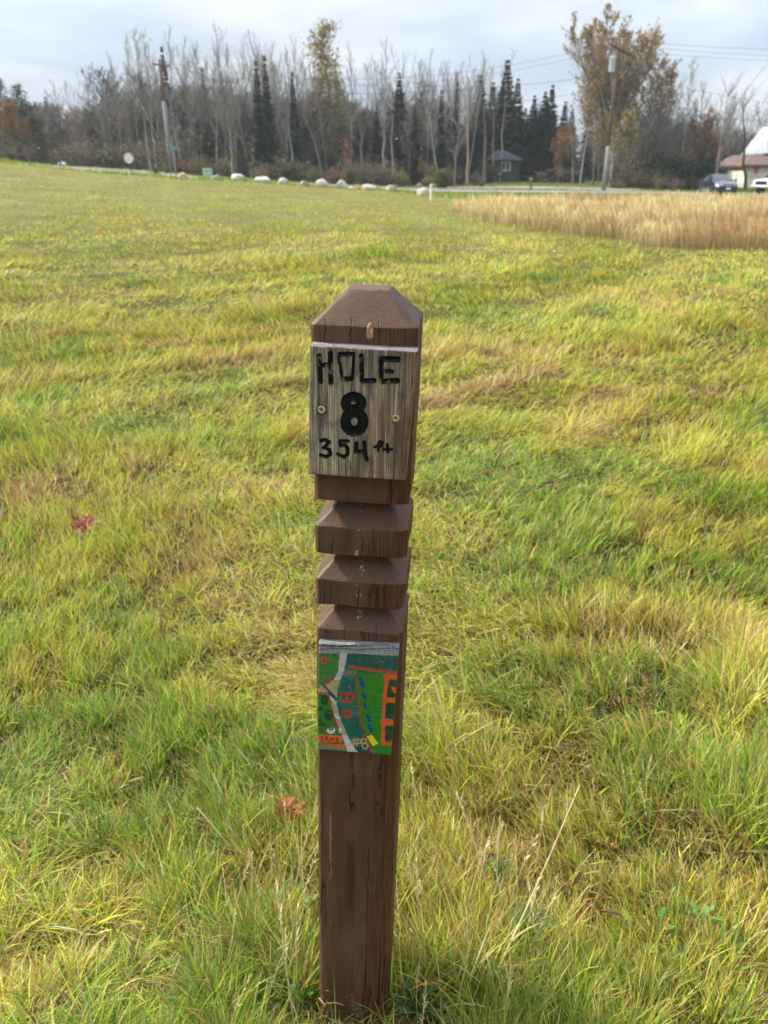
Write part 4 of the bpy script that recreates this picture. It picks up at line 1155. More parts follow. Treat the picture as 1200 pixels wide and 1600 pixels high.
def bare(seed, H, spread=0.24, start=0.35, nb=24, up=0.75, fork=0, leaves=None, nleaf=0, leafsize=0.16, r0=None, lean=0.0, sub=7, tw=3, leaftop=0.0, twr=0.0105, fspread=1.0):
    """leafless (or thinly leaved) tree: returns trunk, crown of twigs, foliage"""
    rng = random.Random(seed); tr = TB(); cr = TB(); fo = TB()
    r0 = r0 or 0.0062 * H + 0.015
    def stem(p, d, L, r, lvl):
        pts = [p.copy()]; n = 9; q = d.copy()
        for i in range(n):
            q = (q + Vector((rng.gauss(0, .035), rng.gauss(0, .035), 0.03))).normalized()
            pts.append(pts[-1] + q * (L / n))
        return pts
    trunks = [(stem(Vector((0, 0, -0.3)), Vector((lean + rng.gauss(0, .03), rng.gauss(0, .03), 1)).normalized(), H * (0.97 if not fork else 0.9), r0, 0), r0, start)]
    for k in range(fork):
        base = trunks[0][0][rng.choice([2, 3, 3, 4])] if fork < 9 else trunks[0][0][2]
        a = 2 * math.pi * k / fork + rng.uniform(-.5, .5); s_ = rng.uniform(.2, .42) * fspread
        trunks.append((stem(base, Vector((math.cos(a) * s_, math.sin(a) * s_, 1)).normalized(), (H - base.z) * rng.uniform(.75, 1.0), r0 * .6, 0), r0 * .62, 0.12))
    for ti, (pts, r, st) in enumerate(trunks):
        n = len(pts) - 1
        tr.tube(pts, [r * (1 - 0.86 * (i / n)) for i in range(n + 1)], 7 if ti == 0 else 5)
        top = pts[-1]
        m = nb if ti == 0 else int(nb * .6)
        for b in range(m):
            f = st + (0.99 - st) * ((b + rng.random()) / m)
            i = min(int(f * n), n - 1); p = pts[i].lerp(pts[i + 1], f * n - i)
            az = b * 2.4 + rng.uniform(-.5, .5)
            ang = (1 - up) * 1.5 + rng.uniform(-.15, .2)
            L = H * spread * (0.30 + 0.95 * (1 - (f - st) / (1 - st)) ** 0.8) * rng.uniform(.55, 1.15)
            d = Vector((math.cos(az) * math.sin(ang), math.sin(az) * math.sin(ang), math.cos(ang)))
            bp = [p.copy()]; q = d.copy(); k = 5
            for j in range(k):
                q = (q + Vector((rng.gauss(0, .10), rng.gauss(0, .10), .09))).normalized(); bp.append(bp[-1] + q * (L / k))
            rb = max(0.026, r * 0.42 * (1 - f * .5))
            cr.tube(bp, [rb * (1 - .8 * j / k) for j in range(k + 1)], 3)
            for s2 in range(sub):
                g = 0.22 + 0.76 * (s2 + rng.random()) / sub; j = min(int(g * k), k - 1); sp_ = bp[j].lerp(bp[j + 1], g * k - j)
                dd = (bp[j + 1] - bp[j]).normalized() + Vector((rng.gauss(0, .5), rng.gauss(0, .5), rng.gauss(.22, .3)))
                dd.normalize(); L2 = L * 0.42 * (1.15 - g * .7) * rng.uniform(.6, 1.3)
                e = sp_ + dd * L2
                cr.twig(sp_, e, max(twr * 1.3, rb * .50))
                for t3 in range(tw):
                    h = rng.uniform(.2, .95); a = sp_.lerp(e, h)
                    d3 = (dd + Vector((rng.gauss(0, .55), rng.gauss(0, .55), rng.gauss(.25, .3)))).normalized()
                    e3 = a + d3 * L2 * rng.uniform(.35, .75)
                    cr.twig(a, e3, twr)
                    if leaves and rng.random() < nleaf * (1 if leaftop == 0 else max(0.05, min(1, (a.z / H - leaftop) * 3))):
                        for z_ in range(rng.choice([1, 2, 3])):
                            fo.leaf(a.lerp(e3, rng.random()) + Vector((rng.gauss(0, .07), rng.gauss(0, .07), rng.gauss(0, .07))), leafsize, rng, vary(rng, rng.choice(leaves)))
    return tr, cr, fo

def spruce(seed, H, Wd, col=(0.026, 0.052, 0.032), dens=1.0, bare_to=0.06, droop=0.25):
    rng = random.Random(seed); tr = TB(); fo = TB()
    pts = [Vector((rng.gauss(0, .02) * i, rng.gauss(0, .02) * i, -0.3 + (H + .2) * i / 8)) for i in range(9)]
    r0 = 0.012 * H
    tr.tube(pts, [r0 * (1 - .93 * i / 8) for i in range(9)], 6)
    n = int(H * 4.2 * dens)
    for k in range(n):
        f = bare_to + (1 - bare_to) * (k + rng.random()) / n; z = f * H
        r = Wd * (1 - f) ** 1.0 * rng.uniform(.75, 1.15) + 0.04
        m = 7 if f < .8 else 5
        for b in range(m):
            az = k * 1.1 + b * 2 * math.pi / m + rng.uniform(-.3, .3); rr = r * rng.uniform(.55, 1.1)
            o = Vector((0, 0, z)); d = Vector((math.cos(az), math.sin(az), -droop + rng.uniform(-.1, .15) + 0.5 * f))
            e = o + d * rr
            tr.twig(o, e, 0.018)
            steps = max(3, int(rr / 0.14))
            for s2 in range(steps):
                g = 0.15 + .85 * (s2 + rng.random()) / steps; p = o.lerp(e, g); wd = (0.34 + 0.22 * (1 - g)) * (0.7 + 0.6 * rng.random()) * min(1, 0.3 + r * .6)
                c = vary(rng, col, .28)
                for q in range(2):
                    side = Vector((-d.y, d.x, rng.uniform(-.3, .2))).normalized() * wd * (1 if q else -1) + d * wd * .4 + Vector((0, 0, -wd * rng.uniform(.3, 1.3)))
                    i0 = len(fo.V); t = d.normalized() * 0.17
                    fo.V += [tuple(p - t), tuple(p + t), tuple(p + side)]; fo.C += [c, c, c]; fo.T.append((i0, i0 + 1, i0 + 2))
    return tr, fo

def pine(seed, H, col, clumps=26, start=.45, wid=.26, leafs=60, size=.22, flat=.5):
    rng = random.Random(seed); tr = TB(); fo = TB()
    pts = [Vector((rng.gauss(0, .05) * i, rng.gauss(0, .05) * i, -0.3 + (H) * i / 8)) for i in range(9)]
    tr.tube(pts, [0.013 * H * (1 - .85 * i / 8) for i in range(9)], 6)
    for k in range(clumps):
        f = start + (1.0 - start) * (k + rng.random()) / clumps; az = k * 2.4
        r = H * wid * (1.08 - f) ** .6 * rng.uniform(.35, 1.0); i = min(int(f * 8), 7); o = pts[i].lerp(pts[i + 1], f * 8 - i)
        c = o + Vector((math.cos(az) * r, math.sin(az) * r, r * .25))
        tr.tube([o, o.lerp(c, .5) + Vector((0, 0, -.05 * r)), c], [.05, .035, .02], 3)
        R_ = H * .065 * rng.uniform(.6, 1.3)
        for l in range(leafs):
            p = c.lerp(o, rng.random() * .35) + Vector((rng.gauss(0, .55), rng.gauss(0, .55), rng.gauss(0, .55 * flat))) * R_
            fo.leaf(p, size, rng, vary(rng, col if not isinstance(col, list) else rng.choice(col), .3))
    return tr, fo

def bush(seed, H, Wd, cols, nst=16, nl=900, size=.13, twigs=True, solid=.9):
    rng = random.Random(seed); st = TB(); fo = TB()
    ends = []
    for k in range(nst):
        az = rng.uniform(0, 6.28); s_ = rng.random() ** .6; d = Vector((math.cos(az) * Wd * s_, math.sin(az) * Wd * s_, H * rng.uniform(.55, 1.0) * (1 - .35 * s_)))
        pts = [Vector((d.x * .12, d.y * .12, -0.1)), d * .5 + Vector((rng.gauss(0, .1), rng.gauss(0, .1), H * .08)), d]
        st.tube(pts, [.025, .016, .006], 3)
        for j in range(7):
            a = pts[1].lerp(pts[2], rng.random()) if rng.random() < .6 else pts[0].lerp(pts[1], rng.uniform(.3, 1))
            e = a + Vector((rng.gauss(0, .3), rng.gauss(0, .3), rng.uniform(.0, .6))) * H * .4
            st.twig(a, e, .009); ends.append((a, e))
    for k in range(nl):
        a, e = rng.choice(ends)
        p = a.lerp(e, rng.random()) + Vector((rng.gauss(0, .12), rng.gauss(0, .12), rng.gauss(0, .12)))
        p.z = abs(p.z) + .03
        fo.leaf(p, size, rng, vary(rng, rng.choice(cols), .3))
    return st, fo

def tree_thing(name, label, cat, loc, parts, rz=0.0, sc_=1.0, group=None, szz=None):
    r_ = empty(name, loc, rz, label, cat, group); r_.scale = (sc_, sc_, szz or sc_)
    for nm, me in parts: link(nm, me, r_)
    return r_

def meshes(prefix, trio, tmat, cmat):
    """turn builders into shared part meshes"""
    out = []
    if len(trio) == 3:
        tr, cr, fo = trio
        out.append(('trunk', tr.mesh('trunk', tmat))); out.append(('crown', cr.mesh('crown', cmat)))
        if fo.V: out.append(('leaves', fo.mesh('leaves', M_FOL)))
    else:
        tr, fo = trio
        out.append(('trunk', tr.mesh('trunk', tmat))); out.append(('crown', fo.mesh('crown', M_FOL)))
    return out

OLIVE = [(0.16, 0.13, 0.035), (0.20, 0.15, 0.04), (0.13, 0.12, 0.04)]
ORANGE = [(0.26, 0.130, 0.050), (0.31, 0.165, 0.062), (0.21, 0.095, 0.040)]
RUSTY = [(0.24, 0.10, 0.035), (0.19, 0.085, 0.035), (0.30, 0.14, 0.05)]
GOLD = [(0.36, 0.25, 0.07), (0.30, 0.20, 0.05), (0.40, 0.30, 0.10)]

P_BARE = []      # (height, parts, arrays for the far wood)
RAW = []
for sd, H, kw, tm, cm in (
    (1, 15, dict(spread=.24, start=.30, nb=18, up=.79), M_BARK, M_TWIG),
    (2, 15, dict(spread=.22, start=.38, nb=17, up=.82), M_PALE, M_TWIG),
    (3, 15, dict(spread=.25, start=.28, nb=16, up=.78, fork=3), M_BARK, M_TWIG),
    (4, 15, dict(spread=.25, start=.25, nb=19, up=.78), M_DARKB, M_TWIGB),
    (5, 15, dict(spread=.23, start=.36, nb=17, up=.81, fork=2), M_PALE, M_TWIG),
    (6, 15, dict(spread=.27, start=.22, nb=15, up=.74, fork=4), M_DARKB, M_TWIGB),
    (7, 15, dict(spread=.25, start=.34, nb=24, up=.79, leaves=GOLD, nleaf=.22, leafsize=.15), M_PALE, M_TWIG),
    (8, 15, dict(spread=.26, start=.30, nb=24, up=.78, leaves=RUSTY, nleaf=.35, leafsize=.15), M_BARK, M_TWIGB)):
    b = bare(sd, H, **kw); RAW.append((b, tm, cm)); P_BARE.append((H, meshes('bare', b, tm, cm)))

def base_for_top(px, py, Y):
    """foot of an upright thing whose top is seen at (px,py) and stands Y metres ahead, and its height"""
    t = at(px, py, Y); z = float(tz(t[0], Y)); return (t[0], Y, z - 0.1), t[2] - z + 0.1

ZONES = [(40, 'at the far left edge'), (120, 'left of the round sign'), (190, 'just left of the round sign'), (245, 'right of the round sign'), (300, 'by the left utility pole'),
         (360, 'behind the green box'), (430, 'behind the left stones'), (500, 'left of the golden larch'), (560, 'right of the golden larch'), (640, 'behind the middle stones'), (700, 'behind the white stake'),
         (765, 'left of the dark shed'), (830, 'beside the dark shed'), (940, 'left of the right pole'), (1030, 'right of the right pole'), (1100, 'above the dark car'), (2000, 'beside the white building')]
def zone(px):
    for a, b in ZONES:
        if px < a: return b
KIND = {0: 'bare slender grey tree', 1: 'bare pale-trunked tree', 2: 'bare forked grey tree', 3: 'bare dark twiggy tree', 4: 'bare twin-stemmed pale tree', 5: 'bare dark many-stemmed tree', 6: 'pale tree with a few golden leaves', 7: 'tree with sparse rusty leaves'}
rng = random.Random(5)
TOPS = [(-25, 118, 0), (28, 150, 3), (62, 128, 3), (84, 112, 0), (103, 96, 2), (132, 98, 0), (152, 104, 2), (172, 84, 0), (198, 56, 6), (214, 46, 6), (228, 50, 6), (262, 44, 0), (286, 58, 0), (312, 46, 2), (338, 40, 0), (352, 44, 2), (378, 56, 4), (396, 72, 0), (424, 68, 0), (442, 50, 2), (462, 56, 0),
        (482, 92, 3), (546, 70, 0), (566, 76, 2), (598, 62, 0), (610, 70, 4), (634, 84, 0), (655, 68, 2), (672, 78, 0), (704, 98, 0), (722, 90, 2), (738, 104, 1), (758, 80, 0), (778, 78, 2), (790, 84, 1), (822, 150, 3), (888, 178, 0), (905, 186, 7), (935, 190, 0), (1022, 140, 3), (1042, 132, 0),
        (1066, 120, 0), (1088, 92, 6), (1104, 128, 0), (1126, 142, 0), (1142, 124, 2), (1160, 150, 3), (1180, 160, 0), (1200, 148, 3), (1222, 138, 0), (1250, 140, 2), (1290, 132, 0),
        (118, 150, 7), (140, 168, 7), (185, 150, 7), (205, 175, 7), (160, 165, 3), (75, 160, 3), (455, 165, 7), (520, 165, 3), (500, 178, 1), (590, 150, 1), (640, 150, 3), (690, 150, 1), (715, 160, 0), (745, 160, 1), (1010, 165, 5), (1030, 170, 5), (1055, 165, 5), (1078, 170, 3), (1115, 180, 3),
        (250, 140, 3), (275, 130, 1), (300, 140, 3), (330, 130, 1), (360, 128, 3), (385, 140, 1), (420, 150, 3)]
for k, (px, py, kd) in enumerate(TOPS):
    Y = rng.uniform(84, 100) if py < 120 else rng.uniform(76, 90)
    if 740 < px < 900: Y = rng.uniform(108, 118)
    if px < 170: py += 14
    if px > 1150: Y = rng.uniform(100, 112)
    loc, h = base_for_top(px, py, Y)
    H, parts = P_BARE[kd]
    lab = KIND[kd] + ' in the wood, ' + zone(600 + (px - 600) * .935)
    s_ = h / H; wsc = max(0.75, min(1.25, s_)) * rng.uniform(.95, 1.25)
    tree_thing('bare_tree', lab, 'tree', loc, parts, rng.uniform(0, 6.28), wsc, 'trees of the autumn wood', s_)

rx = random.Random(31)
for k in range(46):
    px = rx.uniform(170, 800) if k % 5 else rx.uniform(1000, 1240); kd = rx.choice([0, 0, 2, 2, 4, 1, 5])
    py = float(np.interp(px, [170, 220, 340, 420, 520, 640, 800, 1000, 1240], [92, 58, 48, 64, 72, 76, 90, 135, 150])) + rx.uniform(0, 34)
    Y = rx.uniform(86, 104)
    if 740 < px < 900: Y = rx.uniform(108, 118)
    loc, h = base_for_top(px, py, Y); H, parts = P_BARE[kd]; s_ = h / H
    tree_thing('bare_tree', KIND[kd] + ' in the wood, ' + zone(600 + (px - 600) * .935), 'tree', loc, parts, rx.uniform(0, 6.28), max(0.8, min(1.2, s_)) * rx.uniform(.9, 1.15), 'trees of the autumn wood', s_)
# conifers that stand out
P_SPR = [meshes('s', spruce(21, 14, 3.0), M_DARKB, None), meshes('s', spruce(22, 14, 2.6, (0.022, 0.042, 0.026)), M_DARKB, None), meshes('s', spruce(23, 14, 3.2, (0.030, 0.045, 0.026), .8, .12), M_DARKB, None), meshes('s', spruce(25, 14, 1.7, (0.026, 0.046, 0.030), .9, .10), M_DARKB, None)]
for px, py, kd, Yc, lab in ((794, 92, 0, 99, 'tallest narrow dark spruce, rising right behind the dark shed'), (771, 128, 1, 98, 'slim dark spruce, just left of the tallest spruce by the shed'), (752, 116, 0, 97, 'broad dark spruce, leftmost of those by the shed'),
        (810, 122, 1, 100, 'slim dark spruce, touching the right side of the tallest spruce'), (836, 148, 0, 98, 'dark spruce in the gap right of the shed'), (853, 142, 0, 98, 'dark spruce, left one of the close pair right of the shed'), (864, 132, 1, 99, 'dark spruce, right one of the close pair right of the shed'),
        (822, 168, 2, 99, 'low wide spruce behind the shed roof'), (884, 158, 1, 98, 'lone thin spruce left of the right utility pole'),
        (413, 86, 3, 81, 'very slim dark spruce spire, taller of the pair left of the golden larch'), (399, 94, 3, 80, 'wider dark spruce of the pair left of the golden larch'), (456, 112, 3, 82, 'thin dark spruce close on the left of the golden larch'), (624, 112, 2, 82, 'ragged dark spruce among bare trees right of the middle'),
        (252, 72, 3, 92, 'dark spruce with a ragged top right behind the left utility pole'), (690, 140, 3, 84, 'slim dark spruce behind the white stake'), (715, 128, 3, 88, 'slim dark spruce between the stake and the shed'), (588, 165, 2, 82, 'low dark spruce behind the middle boulders'), (648, 160, 2, 83, 'low dark spruce left of the white stake'), (315, 104, 3, 100, 'thin dark spruce right of the left utility pole'), (345, 112, 3, 98, 'thin dark spruce above the pale green box')):
    loc, h = base_for_top(px, py, Yc); s_ = h / 14
    tree_thing('spruce_tree', lab, 'spruce', loc, P_SPR[kd], px * 1.0, min(1.2, s_) * (1.35 if 740 < px < 890 else 1.0), 'dark spruces of the wood', s_)
rng2 = random.Random(9)
for k in range(34):      # the dark lower spruces that fill the wood at half height
    px = rng2.choice([rng2.uniform(380, 760), rng2.uniform(700, 950), rng2.uniform(20, 380)]); py = rng2.uniform(150, 205)
    Y = rng2.uniform(90, 112)
    if 730 < px < 960: Y = rng2.uniform(110, 118)
    loc, h = base_for_top(px, py, Y); s_ = h / 14
    tree_thing('spruce_tree', 'half-grown dull spruce deep in the wood, ' + zone(600 + (px - 600) * .935), 'spruce', loc, P_SPR[rng2.choice([0, 2, 2])], px, s_ * rng2.uniform(1.1, 1.5), 'half-grown spruces in the wood', s_)
# golden larch
loc, h = base_for_top(511, 32, 92)
lar = pine(31, 16, [(0.25, 0.19, 0.055), (0.20, 0.165, 0.055), (0.30, 0.21, 0.06)], 64, .36, .16, 90, .24, .40)
tree_thing('larch_tree', 'tall golden larch with tiered sprays, the highest tree of the middle wood', 'larch', loc, meshes('l', lar, M_DARKB, None), 0, h / 16, None, h / 16)
loc, h = base_for_top(495, 118, 90)
lar2 = pine(32, 13, [(0.16, 0.13, 0.05), (0.13, 0.12, 0.05)], 40, .25, .20, 80, .24, .5)
tree_thing('larch_tree', 'lower olive brown larch at the left foot of the tall golden larch', 'larch', loc, meshes('l', lar2, M_DARKB, None), 1, h / 13, None, h / 13)
loc, h = base_for_top(532, 122, 88)
tree_thing('larch_tree', 'lower olive brown larch at the right foot of the tall golden larch', 'larch', loc, meshes('l', lar2, M_DARKB, None), 4, h / 13, None, h / 13)
# pines
PN = [meshes('p', pine(41, 13, (0.030, 0.050, 0.030), 22, .55, .20, 70, .24), M_DARKB, None), meshes('p', pine(42, 11, (0.026, 0.042, 0.026), 40, .15, .26, 80, .26, .8), M_DARKB, None)]
for px, py, kd, Y, lab in ((662, 128, 0, 92, 'dark round-headed pine among bare trees right of the middle'), (26, 132, 1, 88, 'dark broad pine near the left edge'), (-6, 124, 1, 92, 'dark broad pine cut by the left edge of the view'), (62, 205, 1, 80, 'low dark green bushy pine left of the round sign'), (-60, 130, 1, 90, 'dark pine beyond the left edge of the view')):
    loc, h = base_for_top(px, py, Y); H = 13 if kd == 0 else 11
    tree_thing('pine_tree', lab, 'pine', loc, PN[kd], px, h / H, None, h / H)
# the big orange tree by the right pole
loc, h = base_for_top(985, 16, 82)
big = bare(51, 17, spread=.30, start=.14, nb=36, up=.58, fork=6, fspread=1.7, leaves=[(0.34, 0.20, 0.058), (0.24, 0.18, 0.058), (0.44, 0.225, 0.065), (0.20, 0.16, 0.052)], nleaf=.95, leafsize=.24, sub=9, tw=5, twr=.012, r0=.24)
tree_thing('poplar_tree', 'largest tree, broad crown of orange and olive leaves behind the right utility pole', 'tree', loc, meshes('b', big, M_PALE, M_TWIG), 0.6, h / 17 * 1.05, None, h / 17)
loc, h = base_for_top(1030, 95, 84)
lowp = bare(57, 12, spread=.36, start=.16, nb=30, up=.60, fork=3, leaves=[(0.34, 0.21, 0.058), (0.23, 0.175, 0.058), (0.40, 0.22, 0.06)], nleaf=.85, leafsize=.24, sub=8, tw=4)
LOWP = meshes('b', lowp, M_BARK, M_TWIG)
tree_thing('poplar_tree', 'olive and orange tree filling the right side of the largest crown', 'tree', loc, LOWP, 0.3, h / 12, None, h / 12)
loc, h = base_for_top(948, 90, 85)
tree_thing('poplar_tree', 'orange and olive tree filling the lower left of the largest crown', 'tree', loc, LOWP, 3.3, h / 12, None, h / 12)
loc, h = base_for_top(930, 40, 84)
sidep = bare(52, 15, spread=.17, start=.3, nb=26, up=.76, leaves=[(0.50, 0.24, 0.085), (0.44, 0.20, 0.07), (0.36, 0.19, 0.07)], nleaf=.50, leafsize=.22, sub=7, tw=5)
tree_thing('poplar_tree', 'narrow orange-leaved tree at the left side of the largest tree', 'tree', loc, meshes('b', sidep, M_PALE, M_TWIG), 0.2, h / 15, None, h / 15)
loc, h = base_for_top(985, 165, 78)
ygt = bare(53, 8, spread=.30, start=.18, nb=26, up=.62, fork=2, leaves=[(0.25, 0.19, 0.035), (0.30, 0.22, 0.05), (0.20, 0.15, 0.03)], nleaf=.75, leafsize=.22, sub=7, tw=4)
tree_thing('young_tree', 'yellow green leafy tree below the largest tree, right of the right utility pole', 'tree', loc, meshes('b', ygt, M_BARK, M_TWIG), 0, h / 8, None, h / 8)
loc, h = base_for_top(945, 175, 80)
tree_thing('young_tree', 'bronze leafed small tree right behind the right utility pole', 'tree', loc, meshes('b', bare(54, 8, spread=.28, start=.2, nb=22, up=.66, fork=1, leaves=[(0.17, 0.10, 0.03), (0.22, 0.13, 0.04)], nleaf=.7, leafsize=.2), M_BARK, M_TWIG), 0, h / 8, None, h / 8)
ORT = meshes('b', bare(55, 6, spread=.30, start=.15, nb=24, up=.62, fork=3, leaves=ORANGE, nleaf=.75, leafsize=.18, sub=6, tw=4), M_PALE, M_TWIGB)
ORM = meshes('b', bare(56, 4, spread=.26, start=.35, nb=14, up=.6, leaves=[(0.25, 0.095, 0.045), (0.30, 0.12, 0.055), (0.20, 0.08, 0.04)], nleaf=.8, leafsize=.17, sub=5, tw=4), M_DARKB, M_TWIGB)
for px, py, Y, pr, H, lab in ((1104, 168, 79, ORT, 6, 'orange-leaved slender tree standing behind the dark car'), (1122, 206, 78, ORT, 6, 'low orange shrub-like tree touching the pale leaning trunk by the car'), (541, 214, 77, ORM, 4, 'small coral-leaved maple at the wood edge right of the larch'), (5, 148, 80, ORT, 6, 'orange brown leafy tree cut by the left edge of the view'),
        (32, 180, 79, ORT, 6, 'dull orange tree next to the left edge of the view'), (878, 205, 90, ORT, 6, 'rusty low tree between the shed and the right pole'), (655, 240, 78, ORM, 4, 'tiny orange sapling at the wood edge left of the white stake'), (880, 190, 96, ORT, 6, 'faded orange tree beneath the close pair of spruces'), (688, 172, 104, ORT, 6, 'pale orange tree deep in the wood behind the stake')):
    loc, h = base_for_top(px, py, Y)
    tree_thing('autumn_tree', lab, 'tree', loc, pr, px, h / H * .85, 'small autumn coloured trees', h / H)
# single trunks that catch the eye
def lone_trunk(px0, Y, px1, py1, r, mat, label, name='leaning_trunk', nb=10):
    b = at(px0, 285, Y); z = float(tz(b[0], Y)); t = at(px1, py1, Y + 0.5)
    d = Vector((t[0] - b[0], .5, t[2] - z))
    tb = TB(); cb = TB(); rr = random.Random(int(px0))
    pts = [Vector((0, 0, -.3))] + [d * (i / 7) + Vector((rr.gauss(0, .05), 0, 0)) for i in range(1, 8)]
    tb.tube(pts, [r * .85 * (1 - .85 * i / 7) for i in range(8)], 7)
    for k in range(nb):
        a = pts[rr.choice([4, 5, 6, 7])]; az = rr.uniform(0, 6.28); e = a + Vector((math.cos(az), math.sin(az), 1.6)) * rr.uniform(.5, 1.6)
        cb.tube([a, a.lerp(e, .5), e], [.03, .02, .008], 3)
        for q in range(8): s_ = a.lerp(e, rr.random()); cb.twig(s_, s_ + Vector((rr.gauss(0, .5), rr.gauss(0, .5), rr.uniform(.2, 1))), .011)
    r_ = empty(name, (b[0], Y, z), 0, label, 'tree')
    link('trunk', tb.mesh('trunk', mat), r_)
    if nb: link('crown', cb.mesh('crown', M_TWIG), r_)
M_PINKB = bark('pinkish_bark', (0.40, 0.29, 0.22), .2)
lone_trunk(1116, 77, 1138, 150, .17, M_PINKB, 'pale pinkish leaning trunk right behind the dark car')
lone_trunk(1167, 80, 1160, 150, .20, M_DARKB, 'dark crooked tree immediately left of the white building')
lone_trunk(953, 79, 967, 200, .17, M_PALE, 'pale trunk standing just right of the right utility pole', nb=6)
lone_trunk(1042, 82, 1062, 175, .14, M_BARK, 'grey slanting trunk at the lawn left of the dark car')
lone_trunk(364, 76, 358, 192, .10, M_PALE, 'broken pale snag between the green box and the stones', 'dead_snag', nb=0)
lone_trunk(238, 79, 222, 175, .12, M_PALE, 'pale birch trunk left of the left utility pole, nearer one', nb=6)
lone_trunk(247, 82, 233, 165, .11, M_PALE, 'pale birch trunk left of the left utility pole, thinner one', nb=6)
lone_trunk(780, 92, 789, 150, .12, M_PALE, 'pale slim trunk crossing the dark shed window', nb=5)
lone_trunk(770, 88, 772, 150, .16, M_BARK, 'grey straight trunk touching the left end of the dark shed', nb=5)
lone_trunk(757, 86, 757, 160, .20, M_BARK, 'thick grey trunk left of the shed', nb=5)
lone_trunk(730, 82, 731, 150, .14, M_PINKB, 'brownish straight trunk midway between stake and shed', nb=5)
lone_trunk(458, 80, 450, 180, .13, M_PALE, 'pale trunk leaning left behind the left-hand stones', nb=5)
lone_trunk(600, 79, 600, 170, .13, M_PALE, 'pale straight trunk behind the middle stones, left of a pair', nb=4)
lone_trunk(613, 79, 613, 180, .13, M_PALE, 'pale straight trunk behind the middle stones, right of a pair', nb=4)
lone_trunk(566, 80, 563, 190, .13, M_BARK, 'short grey trunk behind the middle stones', nb=4)

# underbrush, each its own shrub
B_TW = meshes('u', bush(61, 2.2, 1.5, [(0.14, 0.10, 0.06), (0.10, 0.085, 0.055), (0.17, 0.13, 0.06)], 26, 420, .14), M_TWIGB, None)
B_GR = meshes('u', bush(62, 1.8, 1.4, [(0.060, 0.085, 0.028), (0.085, 0.10, 0.035), (0.045, 0.065, 0.025)], 20, 1100, .15), M_TWIGB, None)
B_YE = meshes('u', bush(63, 1.7, 1.2, [(0.20, 0.17, 0.045), (0.16, 0.14, 0.04), (0.12, 0.12, 0.04)], 20, 800, .14), M_TWIGB, None)
B_RD = meshes('u', bush(64, 1.5, 1.3, [(0.16, 0.065, 0.045), (0.13, 0.055, 0.045), (0.20, 0.09, 0.05)], 22, 800, .13), M_TWIGB, None)
B_DK = meshes('u', bush(65, 2.6, 2.0, [(0.022, 0.050, 0.022), (0.030, 0.062, 0.028), (0.018, 0.040, 0.020)], 26, 2200, .20), M_TWIGB, None)
for px, py, Y, pr, H, Wm, lab in ((522, 262, 70.5, B_RD, 1.5, 1.4, 'reddish brown shrub at the wood edge behind the middle stones'), (548, 262, 73, B_GR, 1.8, 1.3, 'green shrub right beside the reddish shrub'), (1074, 232, 79, B_DK, 2.6, 2.0, 'big dark evergreen bush left of the dark car'), (1143, 256, 90, B_DK, 2.6, 1.2, 'dark evergreen bush between the car and the white building'),
        (258, 252, 68, B_YE, 1.7, 1.1, 'yellow green shrub at the foot of the left utility pole'), (243, 268, 64, B_GR, 1.8, 1.6, 'low spreading green shrub at the end of the light road strip'), (676, 250, 78, B_YE, 1.7, 1.0, 'small yellow green shrub left of the white stake'), (764, 248, 88, B_GR, 1.8, 1.5, 'dull green shrub covering the left end of the dark shed'), (1098, 246, 80, B_TW, 2.2, 1.2, 'brown twiggy shrub behind the dark car'), (1010, 258, 80, B_RD, 1.5, 1.6, 'reddish twiggy shrub at the lawn right of the right pole')):
    t = at(px, py, Y); z = float(tz(t[0], Y)); h = max(.8, t[2] - z)
    tree_thing('shrub', lab, 'shrub', (t[0], Y, z - .05), pr, px, h / H * Wm * .8, None, h / H)
for k in range(95):
    px = rng2.uniform(-80, 770) if k % 4 else rng2.uniform(960, 1100); Y = rng2.uniform(73, 84)
    if 760 < px < 960: continue
    t = at(px, 280, Y); z = float(tz(t[0], Y)); kind = rng2.choice([0, 0, 0, 1, 2, 2, 3])
    pr = (B_TW, B_GR, B_YE, B_RD)[kind]; h = rng2.uniform(.45, 1.25)
    tree_thing('shrub', ('brown twiggy', 'dull green', 'yellowing', 'reddish')[kind] + ' low shrub at the foot of the wood, ' + zone(px), 'shrub', (t[0], Y, z - .05), pr, rng2.uniform(0, 6), h * rng2.uniform(.9, 1.5), 'underbrush along the wood', h)

